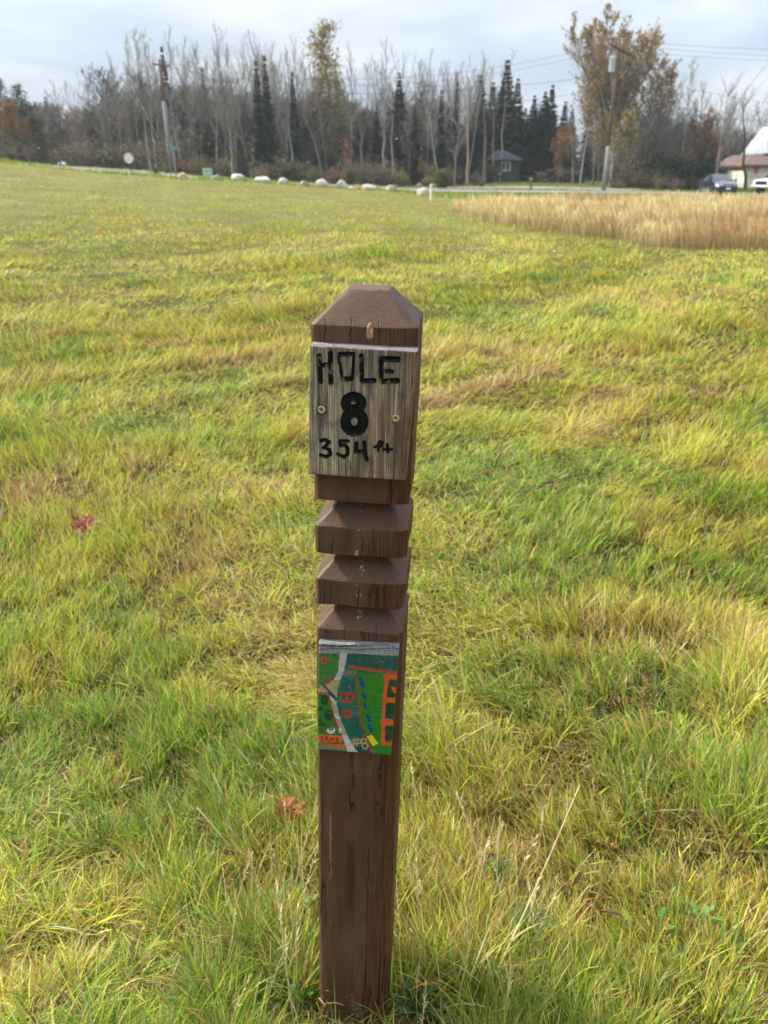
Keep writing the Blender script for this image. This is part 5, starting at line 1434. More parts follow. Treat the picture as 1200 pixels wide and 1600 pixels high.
# ------------------------------------------------------------------ the depth of the wood behind: one mass
def far_wood():
    rg = np.random.default_rng(71); arr = []
    cache = {}
    for i, (b, tm, cm) in enumerate(RAW):
        t_, c_, f_ = b
        parts = []
        tcol = (0.14, 0.13, 0.11) if tm is not M_PALE else (0.29, 0.27, 0.23)
        for tb, colr in ((t_, tcol), (c_, (0.130, 0.122, 0.108))):
            V, Q, T, C = tb.arrays(); C = np.tile(np.array(colr), (len(V), 1)); parts.append((V, Q, T, C))
        cache[i] = parts
    V_, Q_, T_, C_ = [], [], [], []; off = 0
    def put(parts, loc, a, s_, sz):
        nonlocal off
        ca, sa = math.cos(a), math.sin(a)
        for V, Q, T, C in parts:
            W_ = np.column_stack([(V[:, 0] * ca - V[:, 1] * sa) * s_ + loc[0], (V[:, 0] * sa + V[:, 1] * ca) * s_ + loc[1], V[:, 2] * sz + loc[2]])
            V_.append(W_); C_.append(C * math.exp(rg.normal(0, .15))); Q_.append(Q + off); T_.append(T + off); off += len(V)
    env_x = [-200, 0, 60, 110, 170, 200, 300, 400, 470, 560, 700, 780, 830, 900, 1010, 1060, 1120, 1200, 1400]
    env_y = [165, 178, 172, 158, 138, 100, 84, 92, 98, 98, 112, 112, 170, 195, 150, 140, 160, 165, 160]
    for k in range(190):
        px = rg.uniform(-160, 1380); Y = rg.uniform(98, 128)
        py = np.interp(px, env_x, env_y) + abs(rg.normal(0, 32)) + 40
        t = at(px, py, Y); z = float(tz(t[0], Y)); h = t[2] - z
        if h < 2: continue
        i = int(rg.choice([0, 0, 1, 2, 3, 3, 4, 5])); put(cache[i], (t[0], Y, z - .2), rg.uniform(0, 6.28), h / 15 * rg.uniform(.9, 1.3), h / 15)
    # tall thin thicket of saplings that closes the wood at eye level
    sap = bare(77, 9, spread=.34, start=.08, nb=40, up=.70, fork=3, sub=8, tw=4, twr=.016)
    sapp = [a.arrays()[:3] + (np.tile(np.array(c_), (len(a.V), 1)),) for a, c_ in ((sap[0], (0.098, .086, .068)), (sap[1], (0.100, 0.088, 0.070)))]
    for k in range(230):
        px = rg.uniform(-160, 1380); Y = rg.uniform(90, 126)
        if (690 < px < 1000 and Y < 112) or (px > 1120 and Y < 104): continue
        t = at(px, 285, Y); z = float(tz(t[0], Y)); s_ = rg.uniform(.42, .80) * (1.35 if 180 < px < 760 else 1.0); put(sapp, (t[0], Y, z - .1), rg.uniform(0, 6.28), s_ * 1.7, s_)
    # low thicket of brush behind
    bu, fo = bush(66, 3.4, 2.4, [(0.105, 0.092, 0.062), (0.085, 0.088, 0.050), (0.125, 0.105, 0.062)], 40, 900, .22)
    bp = []
    V, Q, T, C = bu.arrays(); bp.append((V, Q, T, np.tile(np.array((0.13, 0.115, 0.095)), (len(V), 1)))); bp.append(fo.arrays())
    for k in range(230):
        px = rg.uniform(-160, 1380); Y = rg.uniform(86, 128)
        if (690 < px < 1000 and Y < 110) or (px > 1120 and Y < 104): continue
        t = at(px, 285, Y); z = float(tz(t[0], Y)); s_ = rg.uniform(.7, 1.5); put(bp, (t[0], Y, z - .1), rg.uniform(0, 6.28), s_, s_ * rg.uniform(.7, 1.2))
    sp_t, sp_f = spruce(24, 14, 2.0, (0.028, 0.042, 0.028), .7, .05)
    ps = [sp_t.arrays()[:3] + (np.tile(np.array((0.07, .055, .045)), (len(sp_t.V), 1)),), sp_f.arrays()]
    for k in range(46):
        px = rg.uniform(300, 960) if k % 3 else rg.uniform(-100, 1250); Y = rg.uniform(106, 128); py = rg.uniform(150, 205)
        t = at(px, py, Y); z = float(tz(t[0], Y)); h = t[2] - z; put(ps, (t[0], Y, z - .2), rg.uniform(0, 6), h / 14 * 1.25, h / 14)
    me = np_mesh('far_wood', np.concatenate(V_), [np.concatenate(Q_), np.concatenate(T_)], M_FOL, np.concatenate(C_))
    o = link('far_wood', me); tag(o, kind='stuff')
far_wood()
# ================================================================== ROADS
M_ASPH = simple('worn_asphalt', (0.20, 0.19, 0.185), 0.9, 0.2, 1.5, 0.2)
M_GRAV = simple('gravel', (0.25, 0.215, 0.175), 0.95, 0.3, 2.5, 0.1)
def strip(name, line, width, mat, lift=0.03, n=90, rag=0.0):
    xs = np.linspace(0, 1, n); P = np.array(line, float)
    t = np.linspace(0, 1, len(P)); X = np.interp(xs, t, P[:, 0]); Y = np.interp(xs, t, P[:, 1])
    dx = np.gradient(X); dy = np.gradient(Y); L = np.hypot(dx, dy); nx, ny = -dy / L, dx / L
    V = []; m = 6
    for k in range(m + 1):
        f = k / m - .5; wj = width * (1 + rag * (fbm(xs * 40, xs * 0 + k, 7, 2) - .5))
        x = X + nx * f * wj; y = Y + ny * f * wj; V.append(np.column_stack([x, y, tz(x, y) + lift]))
    V = np.stack(V, 1); i = np.arange(n * (m + 1)).reshape(n, m + 1)
    q = np.column_stack([i[:-1, :-1].ravel(), i[1:, :-1].ravel(), i[1:, 1:].ravel(), i[:-1, 1:].ravel()])
    o = link(name, np_mesh(name, V.reshape(-1, 3), [q], mat, smooth=True)); tag(o, kind='structure')
    return o
strip('road', [(-75, 70), (-50, 67.5), (-30, 65.5), (-15, 65.5), (0, 65.5), (15, 65.8), (40, 66), (80, 66)], 7.0, M_ASPH, 0.035, 160)
strip('gravel_drive', [(3, 73.5), (7, 76), (12, 77), (17, 76), (22, 73)], 5.0, M_GRAV, 0.03, 50, .5)
# light concrete gutter along the far side of the road, seen at left
M_CONC = simple('pale_concrete', (0.42, 0.40, 0.38), 0.85, 0.15, 2.0, 0.2)

# ================================================================== STONES
def stone(px, base, wpx, hpx, Y, label, cmix, seed, flat=1.0):
    c = at(px, base, Y); z = float(tz(c[0], Y)); depth = Y * CP + 0.4
    w_ = wpx / F * depth; h = hpx / F * depth * 1.08
    import bmesh
    bm = bmesh.new(); bmesh.ops.create_icosphere(bm, subdivisions=4, radius=1.0)
    rg = random.Random(seed); from mathutils import noise
    off = Vector((rg.uniform(0, 50), rg.uniform(0, 50), rg.uniform(0, 50)))
    planes = [(Vector((rg.gauss(0, 1), rg.gauss(0, 1), rg.gauss(0, .7))).normalized(), rg.uniform(.62, .86)) for _ in range(11)]
    for v in bm.verts:
        p = v.co.copy()
        for nrm, d in planes:
            e = p.dot(nrm) - d
            if e > 0: p -= nrm * e * .85
        p *= 1 + 0.16 * noise.noise(p * 1.3 + off) + 0.05 * noise.noise(p * 4 + off)
        v.co = Vector((p.x * w_ * .53, p.y * w_ * .48, (p.z * .62 + .38) * h))
    me = bpy.data.meshes.new('stone'); bm.to_mesh(me); bm.free()
    me.polygons.foreach_set('use_smooth', [True] * len(me.polygons)); me.materials.append(cmix)
    o = link('boulder', me); o.location = (c[0], Y, z - h * .16); o.rotation_euler = (0, 0, rg.uniform(-.5, .5))
    tag(o, label, 'boulder', 'boulders along the edge of the mown field')
def stone_mat(name, a, b):
    t = NT(name); co = t.coord('Object')
    n1 = t.noise(co, 2.2, 5, .65); n2 = t.noise(co, 9, 4, .7)
    c = t.mix(t.ramp(n1, .35, .65), a, b); c = t.mix(t.math('MULTIPLY', t.ramp(n2, .52, .68), .55), c, tuple(x * .45 for x in a))
    return t.done(t.bsdf(c, .85, t.bump(t.math('ADD', n1, n2), .6, .06), .2))
S_PINK = stone_mat('pink_granite', (0.40, 0.325, 0.27), (0.52, 0.45, 0.40)); S_PALE = stone_mat('pale_granite', (0.43, 0.40, 0.36), (0.56, 0.53, 0.50)); S_DIM = stone_mat('tan_granite', (0.27, 0.21, 0.165), (0.38, 0.31, 0.25)); S_GREY = stone_mat('grey_granite', (0.20, 0.195, 0.19), (0.30, 0.29, 0.28))
BL = [(70, 158, 38, 30, S_PINK, 'small upright pinkish boulder, leftmost of the row'), (205, 161, 44, 25, S_DIM, 'dull tan boulder half hidden in weeds right of the green box'), (290, 166, 60, 29, S_PALE, 'long pale boulder, third from the left of the row'), (395, 168, 70, 28, S_PALE, 'long low whitish boulder left of the middle of the row'),
      (475, 179, 48, 29, S_PALE, 'whitish wedge-shaped boulder between a long low one and a small grey one'), (558, 181, 40, 23, S_GREY, 'small greyish boulder, the smallest of the main row'), (635, 193, 55, 36, S_PALE, 'tall pale boulder in front of the reddish shrub, left of the pair'), (713, 191, 50, 36, S_PALE, 'whitest peaked boulder, right of the pair by the reddish shrub'),
      (755, 192, 34, 11, S_PALE, 'flat white slab lying against the whitest peaked boulder'), (825, 201, 72, 25, S_PINK, 'long low cream boulder right of the flat slab'), (920, 209, 56, 27, S_DIM, 'tan boulder with weeds at its foot, second from the white stake'), (1043, 221, 54, 31, S_PINK, 'rounded salmon boulder right beside the white stake')]
for k, (cx_, by, bw, bh, mt, lab) in enumerate(BL):
    stone(260 + cx_ / 2.609, 220 + by / 2.609, bw / 2.609, bh / 2.609, 56.2 - 0.2 * (k % 3), lab, mt, 100 + k)
stone(260 + 1033 / 2.609, 220 + 179 / 2.609, 13, 6.5, 76, 'dim grey boulder across the road behind the rounded salmon one', S_GREY, 131)
stone(260 + 1092 / 2.609, 220 + 180 / 2.609, 13, 6.5, 76, 'dim brown boulder across the road behind the white stake', S_DIM, 132)
stone(1044, 607, 15, 5, 6.0, 'flat brown stone peeping out of the grass right of the hole board', S_DIM, 133)
stone(1136, 518, 20, 5, 9.0, 'flat tan stone in the grass near the right edge', S_DIM, 134)

# ================================================================== SMALL THINGS ALONG THE ROAD
M_WHITE = simple('white_paint', (0.78, 0.77, 0.74), .5, .06, 2)
M_SIGNW = simple('sign_back', (0.74, 0.72, 0.70), .45, .06, 3)
M_SIGNR = simple('sign_red', (0.62, 0.40, 0.38), .5, .1, 3)
M_GALV = simple('galvanised', (0.30, 0.30, 0.29), .5, .15, 3, .4, .5)
M_GREENS = simple('street_green', (0.06, 0.28, 0.17), .45, .1, 3)
M_PED = simple('pale_green_plastic', (0.38, 0.52, 0.40), .6, .1, 3)
M_RAW = simple('grey_post_wood', (0.13, 0.10, 0.075), .9, .35, 6, .2, 0, .01)
# round sign on a post
p = at(201, 247, 61.5); zg = float(tz(p[0], 61.5))
s = empty('round_sign', (p[0], 61.5, zg), R(-12), 'round whitish sign with faint reddish rim, on a thin post beside the left road', 'sign')
MB().box(-.03, .03, .03, .075, -.3, p[2] - zg + .38).build('post', M_RAW, s)
m = MB(); n = 8; 
m.lathe([(.355, -.006), (.375, -.006), (.375, .006), (.355, .006)], 8, 'y', (0, 0, p[2] - zg)); m.build('panel', M_SIGNW, s)
m = MB(); m.lathe([(.345, -.0095), (.375, -.0095), (.375, -.0065), (.345, -.0065)], 8, 'y', (0, 0, p[2] - zg))
vs = []; fs = []
for k in range(24):
    a = math.pi * (0.12 + .76 * k / 23); 
    for r_ in (.30, .372): vs.append((r_ * math.cos(a), -.0105, p[2] - zg + r_ * math.sin(a)))
for k in range(23): fs.append((2 * k, 2 * k + 1, 2 * k + 3, 2 * k + 2))
mm = MB(); mm.add(vs, fs); mm.build('red_rim', M_SIGNR, s)
# street name sign
p = at(271, 232, 66); zg = float(tz(p[0], 66))
s = empty('street_name_sign', (p[0], 66, zg), R(14), 'small green street name blade on a thin post right of the left utility pole', 'street sign')
MB().tube([(0, 0, -.3), (0, 0, p[2] - zg + .12)], .03, 8).build('post', M_GALV, s)
MB().box(-.30, .30, -.012, .012, p[2] - zg - .11, p[2] - zg + .11).build('blade', M_GREENS, s, bevel=.004)
# utility box
p = at(325, 276, 62); zg = float(tz(p[0], 62)); h = z_at(263, 62) - zg
s = empty('utility_box', (p[0], 62, zg), R(10), 'pale green plastic utility box standing in weeds behind the left stones', 'utility box')
MB().box(-.34, .34, -.26, .26, -.1, h - .16).build('body', M_PED, s, bevel=.04)
MB().prism([(-.37, h - .16), (.37, h - .16), (.33, h - .02), (.18, h), (-.18, h), (-.33, h - .02)], -.29, .29).build('lid', M_PED, s, bevel=.03)
# white marker stake and dark short post
p = ground(673, 313); h = z_at(288, p[1]) - p[2]
s = empty('marker_stake', (p[0], p[1], p[2]), .2, 'slim white marker stake at the left end of the tall dry grass', 'stake')
MB().box(-.055, .055, -.055, .055, -.1, h - .05).build('stake', M_WHITE, s, bevel=.01)
MB().prism([(-.07, h - .05), (.07, h - .05), (.055, h + .0), (-.055, h + .0)], -.07, .07).build('cap', M_WHITE, s, bevel=.006)
p = at(829, 297, 72); zg = float(tz(p[0], 72)); h = z_at(277, 72) - zg
s = empty('wooden_post', (p[0], 72, zg), .2, 'short weathered wooden post with a pale top, standing at the gravel drive before the shed', 'post')
MB().tube([(0, 0, -.2), (.01, 0, h * .5), (0, 0, h - .22)], [.10, .09, .085], 8).build('shaft', M_RAW, s, bevel=.01)
MB().lathe([(.10, h - .22), (.105, h - .05), (.07, h)], 10).build('cap', M_PALE, s)

# ================================================================== UTILITY POLES AND WIRES
M_POLEB = bark('creosote_pole', (0.150, 0.098, 0.068), .25); M_POLEG = bark('grey_pole_wrap', (0.215, 0.205, 0.205), .15)
M_WIRE = simple('wire', (0.09, 0.09, 0.095), .6, .1, 1); M_CAN = simple('transformer_paint', (0.44, 0.48, 0.49), .4, .08, 3); M_INS = simple('porcelain', (0.35, 0.33, 0.32), .3, .1, 3)
PYL = 72.5
p = at(268, 275, PYL); zl = float(tz(p[0], PYL)); topz = z_at(93, PYL); xl = p[0]; Hl = topz - zl; wrap = z_at(158, PYL) - zl
s = empty('utility_pole', (xl, PYL, zl), 0, 'left utility pole, brown above and grey below, standing before bare trees', 'utility pole')
MB().tube([(0, 0, -.5), (0, 0, wrap)], [.17, .155], 12).build('grey_wrap', M_POLEG, s, True)
MB().tube([(0, 0, wrap), (0, 0, Hl)], [.145, .115], 12).build('pole', M_POLEB, s, True)
MB().box(-.9, .9, -.16, -.05, Hl - .45, Hl - .33).build('crossarm', M_POLEB, s, bevel=.01).rotation_euler = (0, 0, R(55))
for q in (-.8, 0, .8):
    o = MB().lathe([(.03, 0), (.06, .04), (.04, .08), (.06, .12), (.03, .17)], 10).build('insulator', M_INS, s, True); o.location = (q * math.cos(R(55)) + .08 * math.sin(R(55)) * 1, q * math.sin(R(55)) - .08, Hl - .33)
MB().tube([(.32, .0, -.3), (.27, 0, 2.6)], [.07, .06], 8).build('cable_guard', M_POLEG, s, True)
PYR = 69.0
p = at(943, 299, PYR); xr = p[0]; zr = float(tz(xr, PYR)); topr = z_at(68, PYR); Hr = topr - zr; wrapr = z_at(228, PYR) - zr
s = empty('utility_pole', (xr, PYR, zr), 0, 'right utility pole carrying a grey transformer can and a dark crossarm', 'utility pole')
MB().tube([(0, 0, -.5), (0, 0, wrapr)], [.175, .16], 12).build('grey_wrap', M_POLEG, s, True)
MB().tube([(0, 0, wrapr), (0, 0, Hr)], [.150, .115], 12).build('pole', M_POLEB, s, True)
MB().tube([(.16, -.05, Hr - 1.0), (.16, -.05, Hr + .35)], [.045, .03], 8).build('top_pin', M_INS, s, True)
o = MB().box(-.85, .85, -.06, .06, -.07, .07).build('crossarm', simple('dark_crossarm', (0.05, 0.045, 0.042), .8), s, bevel=.01); o.location = (.05, -.19, Hr - .45); o.rotation_euler = (0, R(20), R(20))
can = MB().lathe([(.20, 0), (.225, .03), (.225, .95), (.235, .97), (.235, 1.03), (.16, 1.10)], 20).build('transformer', M_CAN, s, True, .01); can.location = (-.40, -.10, z_at(113, PYR) - zr)
for q in (-.1, .1):
    o = MB().lathe([(.03, 0), (.05, .05), (.03, .1), (.05, .15), (.02, .24)], 8).build('bushing', M_INS, can, True); o.location = (q, 0, 1.08)
MB().box(-.32, -.10, -.06, .0, z_at(106, PYR) - zr, z_at(104, PYR) - zr + .03).build('bracket', M_POLEB, s)
MB().tube([(.13, -.1, z_at(120, PYR) - zr), (.13, -.1, z_at(88, PYR) - zr)], .075, 8).build('riser', simple('dark_riser', (0.07, 0.075, 0.075), .6), s, True)
def wire(a, b, sag, label, r=.010):
    a = Vector(a); b = Vector(b); pts = [a.lerp(b, i / 24) - Vector((0, 0, sag * 4 * (i / 24) * (1 - i / 24))) for i in range(25)]
    o = MB().tube([q - a for q in pts], r, 5).build('overhead_wire', M_WIRE, None, True); o.location = a
    tag(o, label, 'wire', 'overhead wires')
def px3(px, py, Y): return tuple(at(px, py, Y))
wire(px3(971, 63, PYR), px3(1420, 79, PYR - 6), .25, 'highest overhead wire running right from the right utility pole')
wire(px3(975, 70, PYR), px3(1420, 92, PYR - 6), .25, 'middle overhead wire running right from the right utility pole')
wire(px3(977, 79, PYR), px3(1420, 98, PYR - 6), .25, 'third overhead wire running right from the right utility pole')
wire(px3(971, 63, PYR), px3(252, 96, PYL), 1.9, 'highest of the wires strung between the two utility poles')
wire(px3(958, 75, PYR), px3(256, 104, PYL), 1.9, 'second wire down between the two utility poles')
wire(px3(963, 115, PYR), px3(258, 132, PYL), 1.0, 'pale cable between the poles crossing the golden larch', .013)
wire(px3(963, 135, PYR), px3(258, 150, PYL), 1.4, 'lowest cable between the two utility poles', .013)
wire(px3(963, 115, PYR), px3(1420, 190, PYR - 6), .3, 'cable running right from the transformer over the white building', .012)
wire(px3(960, 168, PYR), px3(1420, 196, PYR - 6), .3, 'lowest thick cable running right below the transformer', .018)

# ================================================================== BUILDINGS
M_SHED = simple('dark_green_siding', (0.040, 0.052, 0.053), .75, .12, 1.0); M_SROOF = simple('dark_shingles', (0.022, 0.025, 0.034), .9, .2, 3); M_DARK = simple('dark_glass', (0.012, 0.014, 0.016), .15, .1, 2, .5)
Ys = 92.0
a = at(772, 280, Ys); b = at(811, 280, Ys); zs = float(tz(b[0], Ys)); He = z_at(251, Ys) - zs; Hrd = z_at(234, Ys) - zs; Ws = b[0] - a[0]
s = empty('shed', (a[0], Ys, zs), R(-2), 'dark grey green shed with hipped shingle roof and one white framed window', 'shed')
x0, x1 = -0.5, Ws
w_ = MB(); w_.box(x0, x1, 0, 4.5, -.3, He); wall = w_.build('wall', M_SHED, s)
for k in range(9): pass
m = MB(); e = .38
m.add([(x0 - e, -e, He - .06), (x1 + e, -e, He - .06), (x1 + e, 4.5 + e, He - .06), (x0 - e, 4.5 + e, He - .06), (x0 + 0.8, 2.25, Hrd), (x1 - 1.5, 2.25, Hrd),
       (x0 - e, -e, He + .06), (x1 + e, -e, He + .06), (x1 + e, 4.5 + e, He + .06), (x0 - e, 4.5 + e, He + .06)],
      [(0, 1, 2, 3), (0, 1, 7, 6), (1, 2, 8, 7), (2, 3, 9, 8), (3, 0, 6, 9), (6, 7, 5, 4), (7, 8, 5), (8, 9, 4, 5), (9, 6, 4)])
m.build('roof', M_SROOF, s)
wx = x_at(790, 260, Ys) - a[0]; wz = z_at(260, Ys) - zs
fr = MB(); 
for (c0, c1, d0, d1) in ((-.52, .52, .36, .45), (-.52, .52, -.45, -.36), (-.52, -.43, -.36, .36), (.43, .52, -.36, .36), (-.04, .04, -.36, .36)): fr.box(wx + c0, wx + c1, -.05, -.003, wz + d0, wz + d1)
win = fr.build('window', M_WHITE, s); MB().box(wx - .43, wx + .43, -.022, -.004, wz - .36, wz + .36).build('pane', M_DARK, win)
mx_ = x_at(781, 271, Ys) - a[0]; mz_ = z_at(271, Ys) - zs
MB().lathe([(.13, -.14), (.17, -.12), (.17, -.02), (.15, -.003)], 14, 'y', (mx_, 0, mz_)).build('electric_meter', simple('meter_grey', (.40, .45, .47), .4), s, True)
# brush pile right of the shed
def pile(px0, px1, py, Y, label, name, seed):
    a = at(px0, py, Y); b = at(px1, py, Y); L = b[0] - a[0]; z = float(tz((a[0] + b[0]) / 2, Y)); rg = random.Random(seed)
    r_ = empty(name, ((a[0] + b[0]) / 2, Y, z), 0, label, 'pile')
    m = MB()
    for k in range(90):
        x = rg.uniform(-.5, .5) * L; hz = 1.15 * (1 - abs(2 * x / L) ** 2) * rg.random() + .05; d = Vector((rg.gauss(0, 1), rg.gauss(0, .6), rg.gauss(0, .25))).normalized() * rg.uniform(.5, 1.5)
        c = Vector((x, rg.uniform(-.8, .8), hz)); m.tube([c - d, c, c + d], [rg.uniform(.03, .11)] * 3, 5)
    m.build('logs', M_DARKB, r_); b2 = TB()
    for k in range(500):
        x = rg.uniform(-.5, .5) * L; b2.leaf(Vector((x, rg.uniform(-.9, .5), 1.1 * (1 - abs(2 * x / L) ** 2) * rg.random())), .2, rg, vary(rg, rg.choice([(0.10, .06, .045), (.05, .045, .03), (.14, .09, .05)])))
    link('dead_foliage', b2.mesh('dead_foliage', M_FOL), r_)
pile(836, 884, 280, 92, 'long low brush pile of dark logs at the wood edge, left part', 'brush_pile', 5)
pile(878, 904, 281, 91, 'short black heap of logs at the right end of the brush pile', 'brush_pile', 6)

# white building at right
M_WALL = simple('cream_wall', (0.80, 0.76, 0.62), .7, .05, .8); M_BROOF = simple('brown_roof', (0.135, 0.090, 0.075), .8, .2, 2.5); M_TRIM = simple('dark_trim', (0.07, .055, .05), .7)
def metal_roof():
    t = NT('pale_metal_roof'); co = t.coord('Object'); wv = t.n('ShaderNodeTexWave', wave_type='BANDS', bands_direction='X'); t.set(wv, 'Vector', co); t.set(wv, 'Scale', 1.1)
    c = t.mix(t.ramp(t.noise(co, .8, 3), .3, .7), (.50, .54, .58), (.60, .64, .68))
    return t.done(t.bsdf(c, .35, t.bump(t.ramp(wv.outputs[0], .9, 1.0), .5, .03), .5, .3))
M_METAL = metal_roof()
Yb = 84.0
A_ = at(1161, 295, Yb); zb = float(tz(A_[0], Yb)); sc2 = 1.0
He = z_at(259, Yb) - zb; Lr = 16.0
s = empty('white_building', (A_[0], Yb, zb), R(-4), 'cream walled building with brown lower roof, pale metal upper roof and a red emblem', 'building')
MB().box(0, Lr, 0, 9, -.5, He).build('wall', M_WALL, s)
lz1 = z_at(241, Yb + 1.5) - zb; lx0 = -.40
m = MB(); m.add([(lx0, -.6, He - .10), (Lr + .6, -.6, He - .10), (Lr + .6, 9.6, He - .10), (lx0, 9.6, He - .10), (lx0, -.6, He + .08), (Lr + .6, -.6, He + .08), (Lr + .6, 9.6, He + .08), (lx0, 9.6, He + .08),
   (.9, 1.6, lz1), (Lr - 1.4, 1.6, lz1), (Lr - 1.4, 7.4, lz1), (.9, 7.4, lz1)],
  [(0, 1, 2, 3), (0, 1, 5, 4), (1, 2, 6, 5), (2, 3, 7, 6), (3, 0, 4, 7), (4, 5, 9, 8), (5, 6, 10, 9), (6, 7, 11, 10), (7, 4, 8, 11), (8, 9, 10, 11)]); m.build('lower_roof', M_BROOF, s)
MB().box(lx0, Lr + .6, -.66, -.602, He - .14, He + .06).build('fascia', M_TRIM, s)
uz0 = lz1 + .02; ux0 = 1.95; uz1 = z_at(198, Yb + 4.5) - zb
MB().box(ux0 + .3, Lr - 1.2, 1.9, 7.2, uz0 - .2, uz0 + .25).build('upper_wall', M_WALL, s)
m = MB(); gx = .5
m.add([(ux0, 1.3, uz0 + .12), (Lr - .8, 1.3, uz0 + .12), (Lr - .8, 4.5, uz1), (ux0 + gx, 4.5, uz1), (Lr - .8, 7.8, uz0 + .12), (ux0, 7.8, uz0 + .12),
       (ux0, 1.3, uz0 + .02), (Lr - .8, 1.3, uz0 + .02), (Lr - .8, 7.8, uz0 + .02), (ux0, 7.8, uz0 + .02)],
      [(0, 1, 2, 3), (3, 2, 4, 5), (0, 3, 5), (1, 4, 2), (6, 7, 1, 0), (8, 9, 5, 4), (9, 6, 0, 5), (7, 8, 4, 1), (6, 9, 8, 7)]); m.build('metal_roof', M_METAL, s)
MB().tube([(2.2, 1.5, lz1 + .0), (2.2, 1.5, lz1 + 1.15)], .04, 6).tube([(2.0, 1.5, lz1 + .95), (2.45, 1.5, lz1 + .95)], .03, 6).build('vent_pipe', M_GALV, s)
# red emblem: a disc cut by two curved white bands; rows of small grey letters below that the photo does not resolve
ex = x_at(1181, 267, Yb) - A_[0]; ez = z_at(266.5, Yb) - zb
em = MB()
for (r0_, r1_, a0, a1) in ((.0, .17, 0, 360), (.23, .32, 25, 175), (.23, .32, 205, 355)):
    vs = []; fs = []; n = 28
    for k in range(n + 1):
        t = R(a0 + (a1 - a0) * k / n)
        for rr_ in (r0_, r1_): vs.append((ex + rr_ * math.cos(t) * .95, -.012, ez + rr_ * math.sin(t)))
    for k in range(n): fs.append((2 * k, 2 * k + 1, 2 * k + 3, 2 * k + 2))
    em.add(vs, fs)
em.build('red_emblem', simple('emblem_red', (0.60, 0.07, 0.06), .6, .1, 3), s)
lt = MB(); rg = random.Random(2)
for row_, (z0_, x0_, n_, hh) in enumerate(((ez - .62, ex - .80, 13, .13), (ez - .86, ex - .55, 11, .08))):
    for k in range(n_): lt.box(x0_ + k * .14, x0_ + k * .14 + rg.uniform(.05, .10), -.010, -.003, z0_, z0_ + hh * rg.uniform(.7, 1))
lt.build('wall_lettering', simple('letter_grey', (0.40, 0.39, 0.36), .7), s)
# far cream house
Yh = 122.0
a = at(1124, 252, Yh); zh = float(tz(a[0], Yh)); b = at(1166, 252, Yh); He2 = z_at(246, Yh) - zh; rz_ = z_at(221, Yh) - zh; L2 = (b[0] - a[0]) + 6
s = empty('far_house', (a[0], Yh, zh), R(3), 'cream gabled house glimpsed through bare trees behind the dark car', 'house')
MB().prism([(0, -.5), (L2, -.5), (L2, He2), (L2 * .55, rz_ - .1), (0, He2)], 0, 8).build('wall', M_WALL, s)
m = MB(); m.prism([(-.5, He2 - .25), (L2 * .55, rz_), (L2 + .5, He2 - .2), (L2 + .5, He2 + .0), (L2 * .55, rz_ + .22), (-.5, He2 - .05)], -.5, 8.5); m.build('roof', simple('taupe_roof', (.20, .165, .14), .85, .2, 2), s)
fr = MB(); fr.box(1.0, 2.0, -.06, -.003, He2 - 1.5, He2 - .3); wn = fr.build('window', M_WHITE, s); MB().box(1.1, 1.9, -.075, -.062, He2 - 1.4, He2 - .4).build('pane', M_DARK, wn)

# ================================================================== VEHICLES
M_TYRE = simple('rubber', (0.020, .020, .021), .85, .2, 8); M_RIM = simple('alloy', (0.45, .45, .46), .35, .1, 8, .5, .8); M_GLASS = simple('car_glass', (0.025, .032, .040), .05, .05, 2, .8)
M_LAMP = simple('headlamp', (0.75, .75, .73), .15, .05, 3, .6); M_BLK = simple('black_plastic', (0.015, .015, .016), .5); M_PLATE = simple('number_plate', (0.80, .80, .80), .5)
def paint(name, c): return simple(name, c, .22, .04, 1.0, .6, .15, 0, .8)
def loft(name, st, mat, parent):
    """st: list of (x, half-profile [(y,z)...] from sill up to centre)"""
    V = []; F_ = []; k = len(st[0][1]); m = 2 * k
    for x, pr in st:
        V += [(x, y, z) for y, z in pr] + [(x, -y, z) for y, z in reversed(pr)]
    for i in range(len(st) - 1):
        for j in range(m):
            j2 = (j + 1) % m
            F_.append((i * m + j, i * m + j2, (i + 1) * m + j2, (i + 1) * m + j))
    F_.append(tuple(range(m - 1, -1, -1))); o = (len(st) - 1) * m; F_.append(tuple(o + j for j in range(m)))
    mb = MB(); mb.add(V, F_); return mb.build(name, mat, parent, True, .03, 2)
def wheel(parent, x, y, r, wd=.22):
    w_ = MB().lathe([(r * .62, -wd / 2), (r * .92, -wd / 2), (r, -wd * .36), (r, wd * .36), (r * .92, wd / 2), (r * .62, wd / 2)], 28, 'y').build('wheel', M_TYRE, parent, True); w_.location = (x, y, r)
    sg = 1 if y > 0 else -1; rm = MB().lathe([(r * .62, sg * wd * .30), (r * .60, sg * wd * .42), (r * .5, sg * wd * .36), (r * .14, sg * wd * .40), (.02, sg * wd * .46)], 20, 'y').build('rim', M_RIM, w_, True)
    sp = MB()
    for q in range(5):
        t = 2 * math.pi * q / 5; sp.add([(r * .12 * math.cos(t + 1.2), sg * wd * .47, r * .12 * math.sin(t + 1.2)), (r * .12 * math.cos(t - 1.2), sg * wd * .47, r * .12 * math.sin(t - 1.2)), (r * .56 * math.cos(t - .18), sg * wd * .44, r * .56 * math.sin(t - .18)), (r * .56 * math.cos(t + .18), sg * wd * .44, r * .56 * math.sin(t + .18))], [(0, 1, 2, 3)])
    sp.build('spokes', M_RIM, w_)
